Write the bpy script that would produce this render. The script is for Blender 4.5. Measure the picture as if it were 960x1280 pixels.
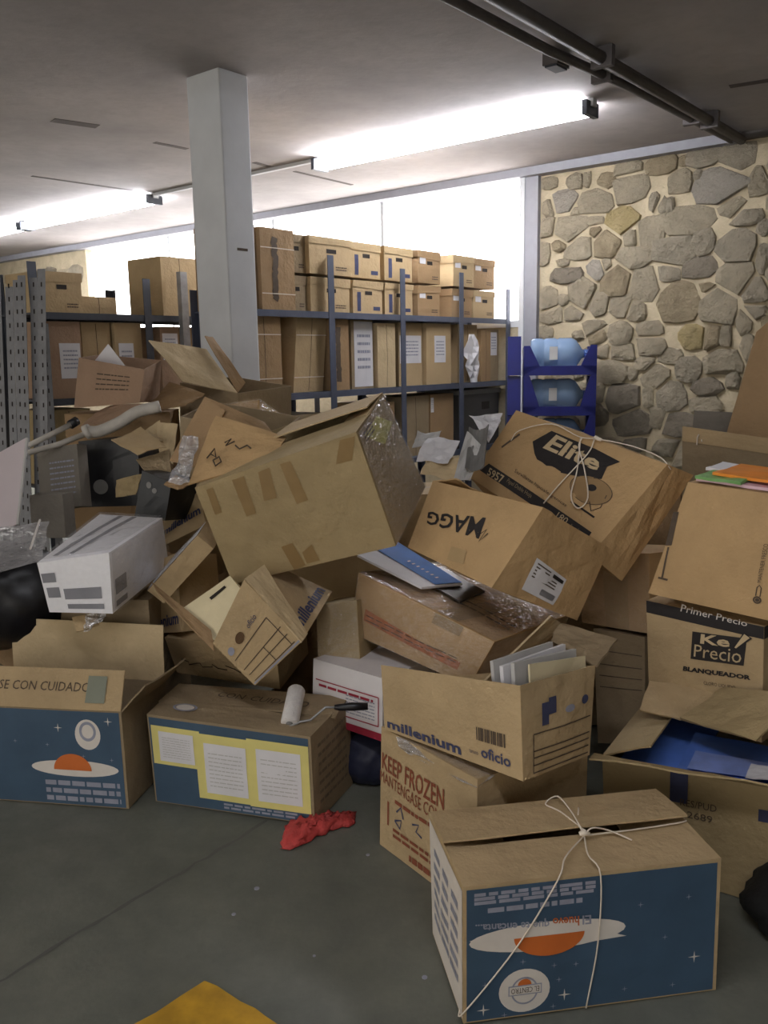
import bpy, bmesh, math, random
import numpy as np
from mathutils import Vector, Matrix, geometry

scene = bpy.context.scene
for o in list(bpy.data.objects):
    bpy.data.objects.remove(o)
COL = scene.collection

# ------------------------------------------------------------------ camera
PITCH, ROLL, YAW = math.radians(10.246), math.radians(-0.984), math.radians(39.4)
_f = Vector((0, math.cos(PITCH), -math.sin(PITCH)))
_u = Vector((0, math.sin(PITCH), math.cos(PITCH)))
_r = Vector((1, 0, 0))
_r2 = _r * math.cos(ROLL) + _u * math.sin(ROLL)
_u2 = _u * math.cos(ROLL) - _r * math.sin(ROLL)
cd = bpy.data.cameras.new('camera')
cam = bpy.data.objects.new('camera', cd)
COL.objects.link(cam)
M = Matrix((_r2, _u2, -_f)).transposed().to_4x4()
M.translation = (0, 0, 1.5)
cam.matrix_world = M
cd.sensor_fit = 'VERTICAL'
cd.sensor_height = 36.0
cd.sensor_width = 27.0
cd.lens = 1080.0 / 1280.0 * 36.0
cd.clip_start = 0.05
scene.camera = cam

# ------------------------------------------------------------------ world, exposure
wd = bpy.data.worlds.new('world')
scene.world = wd
wd.use_nodes = True
wd.node_tree.nodes['Background'].inputs['Color'].default_value = (1.0, 0.95, 0.88, 1)
wd.node_tree.nodes['Background'].inputs['Strength'].default_value = 1.5
scene.view_settings.view_transform = 'Standard'
scene.view_settings.look = 'None'
scene.view_settings.gamma = 1.0
scene.view_settings.use_curve_mapping = False
scene.view_settings.exposure = 0.0
TUBE_EMIT = 84.0
WINDOW_EMIT = 6.0

# ------------------------------------------------------------------ room frame: a = along the wall, n = towards the wall
EA = np.array([math.cos(YAW), -math.sin(YAW), 0.0])
EN = np.array([math.sin(YAW), math.cos(YAW), 0.0])
def W(a, n, z):
    return EA * a + EN * n + np.array([0, 0, z])
HC = 3.1      # ceiling height
NW = 7.09     # distance of the stone and window wall

# ------------------------------------------------------------------ helpers
def prop(o, label=None, cat=None, group=None, kind=None):
    if label: o['label'] = label
    if cat: o['category'] = cat
    if group: o['group'] = group
    if kind: o['kind'] = kind
    return o

def thing(name, label, cat, base=(0, 0, 0), group=None, kind=None, rz=0.0):
    o = bpy.data.objects.new(name, None)
    COL.objects.link(o)
    o.location = Vector([float(x) for x in base])
    o.rotation_euler = (0, 0, rz)
    o.empty_display_size = 0.1
    return prop(o, label, cat, group, kind)

def mesh(name, V, Fc, mat, parent=None, base=None, smooth=False):
    """one mesh object; V in world coordinates when base is given, else local"""
    V = np.asarray(V, float)
    b = np.zeros(3)
    root = parent
    if base is not None:
        b = np.asarray(base, float)
    elif parent is not None and '_b' in parent:
        b = np.array(parent['_b'][:])
    me = bpy.data.meshes.new(name)
    me.from_pydata((V - b).tolist(), [], [tuple(int(i) for i in f) for f in Fc])
    me.materials.append(mat)
    if smooth:
        me.polygons.foreach_set('use_smooth', [True] * len(me.polygons))
    me.update()
    o = bpy.data.objects.new(name, me)
    COL.objects.link(o)
    if parent is not None:
        o.parent = parent
    elif base is not None:
        o.location = Vector(b.tolist())
    return o

ONE_EACH = {'tape', 'cavity', 'yellow_border', 'taped_sheet', 'lettering', 'star_print', 'handwriting', 'stain', 'dot', 'logo_print', 'bowl_print', 'bowl_outline', 'cord', 'red_frame', 'form_lines', 'label_panel', 'paper_label', 'thermometer_print', 'arrow_print', 'printing'}
class TH:
    """a thing whose parts are given in world coordinates"""
    def __init__(s, name, label, cat, base, group=None, kind=None):
        s.base = np.array(base, float)
        s.root = thing(name, label, cat, base, group, kind)
        s.acc = {}
    def part(s, name, V, Fc, mat, parent=None, smooth=False):
        return mesh(name, V, Fc, mat, parent or s.root, s.base, smooth)
    def add(s, key, mat, V, Fc, smooth=False, parent=None):
        if key in ONE_EACH: key = '%s|%d' % (key, len(s.acc))
        e = s.acc.setdefault((key, mat.name), [mat, [], [], smooth, parent])
        k = len(e[1])
        e[1].extend(np.asarray(V, float).tolist())
        e[2].extend([tuple(int(i) + k for i in f) for f in Fc])
    def flush(s):
        for (key, _), (mat, V, Fc, sm, par) in s.acc.items():
            o = s.part(key.split('|')[0], V, Fc, mat, par or getattr(s, 'body', None), sm)
            if '|stuff' in key: o['kind'] = 'stuff'
        s.acc = {}

def box_vf(lo, hi):
    x0, y0, z0 = lo; x1, y1, z1 = hi
    V = [(x0,y0,z0),(x1,y0,z0),(x0,y1,z0),(x1,y1,z0),(x0,y0,z1),(x1,y0,z1),(x0,y1,z1),(x1,y1,z1)]
    return np.array(V, float), [(0,1,5,4),(1,3,7,5),(3,2,6,7),(2,0,4,6),(4,5,7,6),(2,3,1,0)]
def rbox(lo, hi):
    """box given in room coordinates (a, n, z)"""
    V, F_ = box_vf(lo, hi)
    return np.array([W(*v) for v in V]), F_
def bevbox(lo, hi, bev, seg=2):
    bm = bmesh.new()
    V, Fc = box_vf(lo, hi)
    vs = [bm.verts.new(v) for v in V]
    for f in Fc: bm.faces.new([vs[i] for i in f])
    bmesh.ops.bevel(bm, geom=list(bm.edges), offset=bev, segments=seg, affect='EDGES', profile=0.6)
    bm.verts.index_update()
    out = np.array([v.co[:] for v in bm.verts]), [tuple(v.index for v in f.verts) for f in bm.faces]
    bm.free()
    return out
def tube_vf(pts, r, seg=8, caps=True):
    pts = [np.array(p, float) for p in pts]
    rr = r if isinstance(r, (list, tuple)) else [r] * len(pts)
    V, Fc = [], []
    prev = None
    for i, p in enumerate(pts):
        t = pts[min(i+1, len(pts)-1)] - pts[max(i-1, 0)]
        t = t / (np.linalg.norm(t) + 1e-12)
        if prev is None:
            ref = np.array([0, 0, 1.0]) if abs(t[2]) < 0.9 else np.array([1.0, 0, 0])
            x = np.cross(ref, t)
        else:
            x = prev - t * (prev @ t)
        x = x / (np.linalg.norm(x) + 1e-12); prev = x
        y = np.cross(t, x)
        for k in range(seg):
            a = 2 * math.pi * k / seg
            V.append(p + (x * math.cos(a) + y * math.sin(a)) * rr[i])
    for i in range(len(pts)-1):
        for k in range(seg):
            a, b = i*seg + k, i*seg + (k+1) % seg
            Fc.append((a, b, b+seg, a+seg))
    if caps:
        Fc.append(tuple(reversed(range(seg))))
        Fc.append(tuple((len(pts)-1)*seg + k for k in range(seg)))
    return np.array(V), Fc
def spline(pts, n=6):
    P_ = [np.array(p, float) for p in pts]
    P_ = [2*P_[0]-P_[1]] + P_ + [2*P_[-1]-P_[-2]]
    out = []
    for i in range(1, len(P_)-2):
        a, b, c, d = P_[i-1:i+3]
        for k in range(n):
            t = k / n
            out.append(0.5*((2*b)+(-a+c)*t+(2*a-5*b+4*c-d)*t*t+(-a+3*b-3*c+d)*t**3))
    out.append(P_[-2])
    return out
def grid_faces(nx, ny, flip=False, k=0):
    Fc = []
    for j in range(ny):
        for i in range(nx):
            q = (k+j*(nx+1)+i, k+j*(nx+1)+i+1, k+(j+1)*(nx+1)+i+1, k+(j+1)*(nx+1)+i)
            Fc.append(tuple(reversed(q)) if flip else q)
    return Fc
def wob(u, v, s):
    return (math.sin(5.1*u+1.7*s)*math.cos(4.3*v+2.9*s) + 0.6*math.sin(9.7*u-6.1*v+4.1*s) + 0.4*math.cos(13.0*v+8.0*u+s)) / 2.0
def solid_grid(G, N, th):
    """two skins th apart plus rims; G, N arrays (ny+1, nx+1, 3)"""
    ny, nx = G.shape[0]-1, G.shape[1]-1
    V = np.concatenate([(G + N*th/2).reshape(-1, 3), (G - N*th/2).reshape(-1, 3)])
    k = (nx+1)*(ny+1)
    Fc = grid_faces(nx, ny) + grid_faces(nx, ny, True, k)
    id_ = lambda i, j: j*(nx+1)+i
    for i in range(nx):
        Fc.append((id_(i,0)+k, id_(i+1,0)+k, id_(i+1,0), id_(i,0)))
        Fc.append((id_(i,ny), id_(i+1,ny), id_(i+1,ny)+k, id_(i,ny)+k))
    for j in range(ny):
        Fc.append((id_(0,j), id_(0,j+1), id_(0,j+1)+k, id_(0,j)+k))
        Fc.append((id_(nx,j)+k, id_(nx,j+1)+k, id_(nx,j+1), id_(nx,j)))
    return V, Fc
def grid_normals(G):
    du = np.gradient(G, axis=1); dv = np.gradient(G, axis=0)
    N = np.cross(du, dv)
    return N / (np.linalg.norm(N, axis=2, keepdims=True) + 1e-12)
def sheet_vf(c00, c10, c11, c01, th=0.004, warp=0.01, curl=0.0, seed=0.0, n=6):
    c00, c10, c11, c01 = [np.array(c, float) for c in (c00, c10, c11, c01)]
    nn = np.cross(c10-c00, c01-c00); nn = nn/(np.linalg.norm(nn)+1e-12)
    G = np.zeros((n+1, n+1, 3))
    for j in range(n+1):
        for i in range(n+1):
            u, v = i/n, j/n
            G[j, i] = c00*(1-u)*(1-v)+c10*u*(1-v)+c11*u*v+c01*(1-u)*v + nn*(warp*wob(u, v, seed) + curl*4*(u-.5)**2)
    return solid_grid(G, grid_normals(G), th)

_TXT = {}
def textmesh(s, bold=0.0):
    if (s, bold) in _TXT: return _TXT[(s, bold)]
    c = bpy.data.curves.new('lettering', 'FONT')
    c.body = s; c.size = 1.0; c.offset = bold; c.resolution_u = 2
    o = bpy.data.objects.new('lettering', c)
    COL.objects.link(o)
    dg = bpy.context.evaluated_depsgraph_get()
    me = bpy.data.meshes.new_from_object(o.evaluated_get(dg))
    V = np.array([v.co[:2] for v in me.vertices]); Fc = [tuple(p.vertices) for p in me.polygons]
    bpy.data.objects.remove(o); bpy.data.curves.remove(c); bpy.data.meshes.remove(me)
    lo, hi = V.min(0), V.max(0)
    V = (V-lo)/(hi-lo)
    _TXT[(s, bold)] = (V, Fc)
    return V, Fc

FACES = {'f': (0,1,5,4), 'r': (1,3,7,5), 'b': (3,2,6,7), 'l': (2,0,4,6), 't': (4,5,7,6), 'd': (2,3,1,0)}
class Hex(TH):
    """a carton given by its eight corners (l/r + 2 f/b + 4 d/t) in metres"""
    def __init__(s, name, label, cat, C, mat, open_top=False, bulge=0.004, seed=0.0, th=0.005, group=None, body='body', n=7, amp=0.0025, make=True):
        C = np.array(C, float)
        base = C.mean(0).copy(); base[2] = C[:, 2].min()
        TH.__init__(s, name, label, cat, base, group)
        s.C, s.bulge, s.seed, s.amp, s.mat, s.th = C, bulge, seed, amp, mat, th
        s.open = open_top
        s.cen = C.mean(0)
        if make:
            V, Fc = s.shell(open_top, n, th)
            s.body = s.part(body, V, Fc, mat)
    def quadpt(s, C, face, u, v):
        a, b, c, d = [C[i] for i in FACES[face]]
        p = a*(1-u)*(1-v)+b*u*(1-v)+c*u*v+d*(1-u)*v
        du = (b-a)*(1-v)+(c-d)*v; dv = (d-a)*(1-u)+(c-b)*u
        nn = np.cross(du, dv); nn = nn/(np.linalg.norm(nn)+1e-12)
        return p, nn
    def pt(s, face, u, v, off=0.0, C=None):
        p, nn = s.quadpt(s.C if C is None else C, face, u, v)
        uu, vv = min(max(u, 0), 1), min(max(v, 0), 1)
        w = math.sin(math.pi*uu)*math.sin(math.pi*vv)
        fs = s.seed + 'frbltd'.index(face)*1.37
        return p + nn*(off + w*(s.bulge + s.amp*wob(uu*1.5, vv*1.5, fs)))
    def dims(s, face):
        a, b, c, d = [s.C[i] for i in FACES[face]]
        return 0.5*(np.linalg.norm(b-a)+np.linalg.norm(c-d)), 0.5*(np.linalg.norm(d-a)+np.linalg.norm(c-b))
    def shell(s, open_top, n, th, off=0.0):
        V, Fc = [], []
        fs = 'frbld' if open_top else 'frbltd'
        for f in fs:
            k = len(V)
            for j in range(n+1):
                for i in range(n+1):
                    V.append(s.pt(f, i/n, j/n, off))
            Fc += grid_faces(n, n, False, k)
        if open_top:
            L = np.array([np.linalg.norm(s.C[1]-s.C[0]), np.linalg.norm(s.C[2]-s.C[0]), np.linalg.norm(s.C[4]-s.C[0])])
            Ci = s.C.copy()
            for q in range(8):
                i, j, k_ = q & 1, (q >> 1) & 1, q >> 2
                ex = (s.C[q ^ 1]-s.C[q])/np.linalg.norm(s.C[q ^ 1]-s.C[q])
                ey = (s.C[q ^ 2]-s.C[q])/np.linalg.norm(s.C[q ^ 2]-s.C[q])
                ez = (s.C[q ^ 4]-s.C[q])/np.linalg.norm(s.C[q ^ 4]-s.C[q])
                Ci[q] = s.C[q]+ex*th+ey*th+(ez*th if k_ == 0 else 0)
            s.Ci = Ci
            for f in 'frbld':
                k = len(V)
                for j in range(n+1):
                    for i in range(n+1):
                        V.append(s.pt(f, i/n, j/n, 0.0, Ci))
                Fc += grid_faces(n, n, True, k)
            for a, b in ((4,5),(5,7),(7,6),(6,4)):
                k = len(V)
                V += [s.C[a], s.C[b], Ci[b], Ci[a]]
                Fc.append((k, k+1, k+2, k+3))
        return np.array(V), Fc
    # ---- flaps
    def flap(s, edge, L, ang, curl=0.0, inset=0.0, mat=None, seed=0.0, warp=0.006, name='flap', shift=0.0, u0=0.0, u1=1.0, label=None):
        E = {'f': (4,5,0,1,6,7), 'b': (7,6,3,2,5,4), 'r': (5,7,1,3,4,6), 'l': (6,4,2,0,7,5)}[edge]
        p0, p1, b0, b1, o0, o1 = [s.C[i] for i in E]
        p0, p1 = p0+(p1-p0)*u0, p0+(p1-p0)*u1
        w = (p0-b0)+(p1-b1); w = w/np.linalg.norm(w)
        e = (p1-p0)/np.linalg.norm(p1-p0)
        i_ = (o0-p0)+(o1-p1); i_ = i_-e*(i_@e); i_ = i_/np.linalg.norm(i_)
        w = w-i_*(w@i_); w = w/np.linalg.norm(w)
        nx, ny = 6, 6
        G = np.zeros((ny+1, nx+1, 3)); N = np.zeros_like(G)
        pos = np.zeros(3)
        for j in range(ny+1):
            v = j/ny
            a = math.radians(ang+curl*v)
            d = w*math.cos(a)+i_*math.sin(a)
            nn = -i_*math.cos(a)+w*math.sin(a)
            if j: pos = pos+d*L/ny
            for i in range(nx+1):
                u = i/nx
                uu = 0.5+(u-0.5)*(1-inset*v)
                G[j, i] = p0+(p1-p0)*uu+pos+e*shift*v+nn*(0.002+warp*wob(u, v, seed)*v)
                N[j, i] = nn
        V, Fc = solid_grid(G, N, s.th)
        o = s.part(name, V, Fc, mat or s.mat)
        if label: o['label'] = label
        s.last = (G, N)
        return o
    # ---- flat print and tape, laid on a face
    def quad(s, face, uv, mat, name='printing', off=0.0012, n=6):
        V = []
        (a, b, c, d) = [np.array(q, float) for q in uv]
        for j in range(n+1):
            for i in range(n+1):
                u, v = i/n, j/n
                q = a*(1-u)*(1-v)+b*u*(1-v)+c*u*v+d*(1-u)*v
                V.append(s.pt(face, q[0], q[1], off))
        s.add(name, mat, V, grid_faces(n, n))
    def rect(s, face, u0, v0, u1, v1, mat, name='printing', off=0.0012, n=6):
        s.quad(face, ((u0, v0), (u1, v0), (u1, v1), (u0, v1)), mat, name, off, n)
    def ell(s, face, uc, vc, ru, rv, mat, name='printing', off=0.0018, inner=0.0, a0=0, a1=360, seg=28):
        V, Fc = [], []
        R_ = 4
        for k in range(R_+1):
            t = inner+(1-inner)*k/R_
            for q in range(seg+1):
                a = math.radians(a0+(a1-a0)*q/seg)
                V.append(s.pt(face, uc+ru*t*math.cos(a), vc+rv*t*math.sin(a), off))
        for k in range(R_):
            for q in range(seg):
                i = k*(seg+1)+q
                Fc.append((i, i+seg+1, i+seg+2, i+1))
        s.add(name, mat, V, Fc)
    def line(s, face, pts, w, mat, name='printing', off=0.0018):
        du, dv = s.dims(face)
        V, Fc = [], []
        P_ = []
        for a, b in zip(pts[:-1], pts[1:]):
            m = max(1, int(math.hypot((b[0]-a[0])*du, (b[1]-a[1])*dv)/0.04))
            for k in range(m): P_.append((a[0]+(b[0]-a[0])*k/m, a[1]+(b[1]-a[1])*k/m))
        P_.append(pts[-1])
        for i, p in enumerate(P_):
            a, b = P_[max(i-1, 0)], P_[min(i+1, len(P_)-1)]
            tx, ty = (b[0]-a[0])*du, (b[1]-a[1])*dv
            l = math.hypot(tx, ty)+1e-9
            nx, ny = -ty/l*w/2/du, tx/l*w/2/dv
            V += [s.pt(face, p[0]+nx, p[1]+ny, off), s.pt(face, p[0]-nx, p[1]-ny, off)]
        for i in range(len(P_)-1):
            Fc.append((2*i, 2*i+1, 2*i+3, 2*i+2))
        s.add(name, mat, V, Fc)
    def text(s, face, string, uv, mat, name='lettering', off=0.0022, bold=0.0):
        """uv: baseline start, baseline end, top end, top start of the word's box"""
        T, Fc = textmesh(string, bold)
        a, b, c, d = [np.array(q, float) for q in uv]
        V = []
        for x, y in T:
            q = a*(1-x)*(1-y)+b*x*(1-y)+c*x*y+d*(1-x)*y
            V.append(s.pt(face, q[0], q[1], off))
        s.add(name, mat, V, Fc)
    def trect(s, face, string, u0, v0, u1, v1, mat, flip=False, **k):
        q = ((u0, v0), (u1, v0), (u1, v1), (u0, v1))
        if flip: q = (q[2], q[3], q[0], q[1])
        s.text(face, string, q, mat, **k)
    def lines(s, face, u0, v0, u1, v1, rows, mat, name='lettering', off=0.0022, seed=1, fill=0.5):
        rnd = random.Random(seed)
        for r in range(rows):
            va = v1-(v1-v0)*(r+0.75)/rows; vb = va+(v1-v0)/rows*fill
            u = u0
            while u < u1-0.01*(u1-u0):
                l = (u1-u0)*rnd.uniform(0.06, 0.2)
                ue = min(u+l, u1)
                s.rect(face, u, va, ue, vb, mat, name+'|stuff', off, 1)
                u = ue+(u1-u0)*0.025
            
    def film(s, mat, off=0.006, faces='frblt', amp=0.006, n=14, name='plastic_wrap'):
        V, Fc = [], []
        for f in faces:
            k = len(V)
            for j in range(n+1):
                for i in range(n+1):
                    u, v = i/n, j/n
                    V.append(s.pt(f, u, v, off+amp*0.5*(wob(u*4, v*4, s.seed+3)+wob(u*9, v*7, s.seed+5)*.6)*math.sin(math.pi*u)**.5*math.sin(math.pi*v)**.5))
            Fc += grid_faces(n, n, False, k)
        s.part(name, V, Fc, mat, None, True)

def obox(c, d, e):
    c = np.array(c, float)
    R_ = np.array(Matrix.Rotation(math.radians(e[2]), 3, 'Z') @ Matrix.Rotation(math.radians(e[1]), 3, 'Y') @ Matrix.Rotation(math.radians(e[0]), 3, 'X'))
    return [(c + R_ @ (np.array([i, j, k])*np.array(d)/2)) for k in (-1, 1) for j in (-1, 1) for i in (-1, 1)]

# ------------------------------------------------------------------ materials
def nodes(name):
    m = bpy.data.materials.new(name)
    m.use_nodes = True
    nt = m.node_tree
    return m, nt, nt.nodes['Principled BSDF']
def ramp(nt, fac, stops):
    r = nt.nodes.new('ShaderNodeValToRGB')
    els = r.color_ramp.elements
    while len(els) < len(stops): els.new(0.5)
    for e, (p, c) in zip(els, stops):
        e.position = p; e.color = (*c, 1)
    nt.links.new(fac, r.inputs[0])
    return r.outputs[0]
def noise(nt, scale, detail=4, rough=0.55, coord='Object', stretch=None):
    tc = nt.nodes.new('ShaderNodeTexCoord')
    n = nt.nodes.new('ShaderNodeTexNoise')
    n.inputs['Scale'].default_value = scale
    n.inputs['Detail'].default_value = detail
    n.inputs['Roughness'].default_value = rough
    src = tc.outputs[coord]
    if stretch:
        mp = nt.nodes.new('ShaderNodeMapping'); mp.inputs['Scale'].default_value = stretch
        nt.links.new(src, mp.inputs[0]); src = mp.outputs[0]
    nt.links.new(src, n.inputs['Vector'])
    return n.outputs[0]
def bump(nt, b, h, strength, dist):
    x = nt.nodes.new('ShaderNodeBump')
    x.inputs['Strength'].default_value = strength; x.inputs['Distance'].default_value = dist
    nt.links.new(h, x.inputs['Height']); nt.links.new(x.outputs[0], b.inputs['Normal'])
def mixc(nt, fac, a, b):
    m = nt.nodes.new('ShaderNodeMix'); m.data_type = 'RGBA'
    if isinstance(fac, float): m.inputs[0].default_value = fac
    else: nt.links.new(fac, m.inputs[0])
    for s_, q in ((6, a), (7, b)):
        if isinstance(q, tuple): m.inputs[s_].default_value = (*q, 1)
        else: nt.links.new(q, m.inputs[s_])
    return m.outputs[2]
def srgb(r, g, b):
    return tuple(((c/255)/12.92 if c/255 <= 0.04045 else ((c/255+0.055)/1.055)**2.4) for c in (r, g, b))
def plain(name, col, rough=0.6, metal=0.0, var=0.08, scale=12, bmp=0.0):
    m, nt, b = nodes(name)
    c = np.array(col)
    fac = noise(nt, scale)
    nt.links.new(ramp(nt, fac, [(0.3, tuple(c*(1-var))), (0.7, tuple(np.minimum(c*(1+var), 1)))]), b.inputs['Base Color'])
    b.inputs['Roughness'].default_value = rough; b.inputs['Metallic'].default_value = metal
    if bmp: bump(nt, b, noise(nt, scale*4), bmp, 0.01)
    return m
def cardboard(name, rgb, stain=0.16, seed=0):
    m, nt, b = nodes(name)
    c = np.array(srgb(*rgb))
    f1 = noise(nt, 3.2, 5, 0.6)
    base = ramp(nt, f1, [(0.28, tuple(c*(1-stain))), (0.5, tuple(c)), (0.75, tuple(c*(1+stain*0.45)))])
    f2 = noise(nt, 26, 3, 0.7)
    scuff = ramp(nt, f2, [(0.62, (0, 0, 0)), (0.80, (0.35, 0.35, 0.35))])
    out = mixc(nt, scuff, base, tuple(c*0.62))
    nt.links.new(out, b.inputs['Base Color'])
    b.inputs['Roughness'].default_value = 0.82
    b.inputs['Specular IOR Level'].default_value = 0.25
    h = noise(nt, 7, 5, 0.62)
    bump(nt, b, h, 0.5, 0.035)
    return m
CB = {
 'tan': cardboard('cardboard_tan', (184, 160, 122)),
 'light': cardboard('cardboard_light', (202, 180, 142)),
 'kraft': cardboard('cardboard_kraft', (188, 156, 112)),
 'brown': cardboard('cardboard_brown', (160, 132, 98)),
 'dull': cardboard('cardboard_dull', (152, 134, 106)),
 'olive': cardboard('cardboard_olive', (166, 146, 108)),
 'pink': cardboard('cardboard_rosy', (164, 136, 112)),
 'grey': cardboard('cardboard_grey', (128, 122, 112)),
}
INK = plain('black_ink', srgb(38, 34, 34), 0.7, var=0.15, scale=40)
INKSOFT = plain('worn_black_ink', srgb(84, 70, 56), 0.8, var=0.15, scale=40)
INKFADE = plain('faded_ink', srgb(122, 106, 84), 0.8, var=0.15, scale=40)
BLUEINK = plain('navy_ink', srgb(62, 66, 96), 0.8, var=0.15, scale=40)
REDINK = plain('red_brown_ink', srgb(132, 70, 46), 0.8, var=0.15, scale=40)
ORINK = plain('orange_ink', srgb(190, 100, 52), 0.7, var=0.1)
ORWORN = plain('worn_orange_ink', srgb(176, 104, 60), 0.7, var=0.3, scale=30)
EGGBLUE = plain('blue_print', srgb(60, 84, 106), 0.6, var=0.15, scale=5)
PRWHITE = plain('white_print', srgb(222, 214, 204), 0.7, var=0.07)
PRGREY = plain('grey_print', srgb(150, 152, 166), 0.7, var=0.12, scale=30)
YOLK = plain('yolk_print', srgb(206, 108, 44), 0.6, var=0.08)
PAPER = plain('white_paper', srgb(222, 220, 222), 0.75, var=0.04)
PAPERG = plain('greyish_paper', srgb(190, 188, 184), 0.75, var=0.06)
CREAM = plain('cream_folder', srgb(220, 206, 168), 0.75, var=0.04)
YELLOWP = plain('yellow_paper', srgb(224, 212, 130), 0.6, var=0.08, scale=6)
YELLOWL = plain('yellow_green_label', srgb(190, 186, 84), 0.6, var=0.08)
BLUEP = plain('glossy_blue_cover', srgb(22, 108, 196), 0.75, var=0.12)
BLUED = plain('blue_brochure_cover', srgb(84, 122, 205), 0.5, var=0.15, scale=9)
TAPE = plain('brown_packing_tape', srgb(144, 118, 78), 0.35, var=0.08)
TAPEC = plain('clear_packing_tape', srgb(176, 150, 110), 0.18, var=0.06)
TAPEG = plain('grey_green_tape', srgb(128, 132, 116), 0.35, var=0.06)
STEEL = plain('dark_grey_steel', srgb(72, 76, 84), 0.5, 0.3, var=0.12)
STEELB = plain('blue_grey_steel', srgb(104, 110, 122), 0.5, 0.3, var=0.1)
GALV = plain('galvanised_steel', srgb(150, 150, 150), 0.45, 0.4, var=0.15, scale=20)
BLACKP = plain('black_plastic', srgb(26, 26, 30), 0.35, var=0.2)
BLACKM = plain('matt_black_rubber', srgb(18, 18, 18), 0.75, var=0.3, bmp=0.3)
BLACKG = plain('glossy_black_plastic', srgb(26, 28, 30), 0.45, var=0.2)
GREYP = plain('grey_plastic', srgb(120, 118, 114), 0.6, var=0.12)
FOAM = plain('white_foam', srgb(246, 245, 248), 0.8, var=0.03, scale=60, bmp=0.15)
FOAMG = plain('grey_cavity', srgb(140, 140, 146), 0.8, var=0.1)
RACKB = plain('blue_rack_plastic', srgb(16, 24, 96), 0.4, var=0.12)
REDRAG = plain('red_cloth', srgb(188, 66, 62), 0.7, var=0.2, scale=30, bmp=0.4)
TWINE = plain('white_twine', srgb(226, 214, 196), 0.8, var=0.08)
NAP = plain('white_nap', srgb(228, 224, 220), 0.9, var=0.06, scale=60, bmp=0.6)
WHITEPL = plain('white_carton', srgb(226, 222, 222), 0.6, var=0.04)
REDPR = plain('red_print', srgb(160, 40, 62), 0.6, var=0.1)
DIRTYW = plain('dirty_white_pipe', srgb(196, 190, 180), 0.6, var=0.14)
PINKP = plain('pale_pink_board', srgb(206, 194, 196), 0.6, var=0.05, scale=3)
ORANGEP = plain('orange_packet', srgb(236, 142, 44), 0.45, var=0.1)
GREENP = plain('green_packet', srgb(120, 170, 100), 0.45, var=0.1)
PINKPK = plain('pink_packet', srgb(226, 190, 200), 0.45, var=0.1)
DARKHOLE = plain('dark_slot', srgb(40, 33, 27), 0.9, var=0.2)
def film_mat(name, tint, amount):
    m, nt, b = nodes(name)
    nt.nodes.remove(b)
    out = nt.nodes['Material Output']
    tr = nt.nodes.new('ShaderNodeBsdfTransparent')
    gl = nt.nodes.new('ShaderNodeBsdfGlossy'); gl.inputs['Roughness'].default_value = 0.12
    gl.inputs['Color'].default_value = (*tint, 1)
    df = nt.nodes.new('ShaderNodeBsdfDiffuse'); df.inputs['Color'].default_value = (*tint, 1)
    h = noise(nt, 22, 3, 0.5, stretch=(1, 1, 2.2))
    bp = nt.nodes.new('ShaderNodeBump'); bp.inputs['Strength'].default_value = 0.9; bp.inputs['Distance'].default_value = 0.03
    nt.links.new(h, bp.inputs['Height'])
    nt.links.new(bp.outputs[0], gl.inputs['Normal']); nt.links.new(bp.outputs[0], df.inputs['Normal'])
    lw = nt.nodes.new('ShaderNodeLayerWeight'); lw.inputs['Blend'].default_value = 0.35
    mx = nt.nodes.new('ShaderNodeMixShader'); mx.inputs[0].default_value = 0.35
    nt.links.new(gl.outputs[0], mx.inputs[1]); nt.links.new(df.outputs[0], mx.inputs[2])
    ml = nt.nodes.new('ShaderNodeMath'); ml.operation = 'MULTIPLY_ADD'
    nt.links.new(lw.outputs['Facing'], ml.inputs[0]); ml.inputs[1].default_value = 0.35; ml.inputs[2].default_value = amount
    m2 = nt.nodes.new('ShaderNodeMixShader')
    nt.links.new(ml.outputs[0], m2.inputs[0]); nt.links.new(tr.outputs[0], m2.inputs[1]); nt.links.new(mx.outputs[0], m2.inputs[2])
    nt.links.new(m2.outputs[0], out.inputs[0])
    return m
FILM = film_mat('clear_stretch_film', (0.9, 0.9, 0.92), 0.10)
FILMW = film_mat('milky_plastic_sheet', (0.8, 0.8, 0.82), 0.30)
def emit(name, col, st):
    m, nt, b = nodes(name)
    b.inputs['Base Color'].default_value = (*col, 1)
    b.inputs['Emission Color'].default_value = (*col, 1)
    b.inputs['Emission Strength'].default_value = st
    return m
TUBE = emit('lit_fluorescent_tube', (0.93, 0.94, 1.0), TUBE_EMIT)
PANE = emit('daylit_frosted_pane', (1.0, 0.97, 0.97), WINDOW_EMIT)
def m_floor():
    m, nt, b = nodes('grey_concrete')
    f1 = noise(nt, 1.3, 7, 0.65); f2 = noise(nt, 9, 5, 0.7)
    c1 = ramp(nt, f1, [(0.36, srgb(88, 91, 82)), (0.55, srgb(112, 114, 103)), (0.75, srgb(132, 131, 118))])
    k = ramp(nt, f2, [(0.35, (0, 0, 0)), (0.75, (0.5, 0.5, 0.5))])
    nt.links.new(mixc(nt, k, c1, srgb(92, 94, 86)), b.inputs['Base Color'])
    nt.links.new(ramp(nt, f2, [(0.3, (0.45,)*3), (0.7, (0.7,)*3)]), b.inputs['Roughness'])
    bump(nt, b, noise(nt, 60, 4), 0.1, 0.01)
    return m
FLOOR = m_floor()
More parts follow.
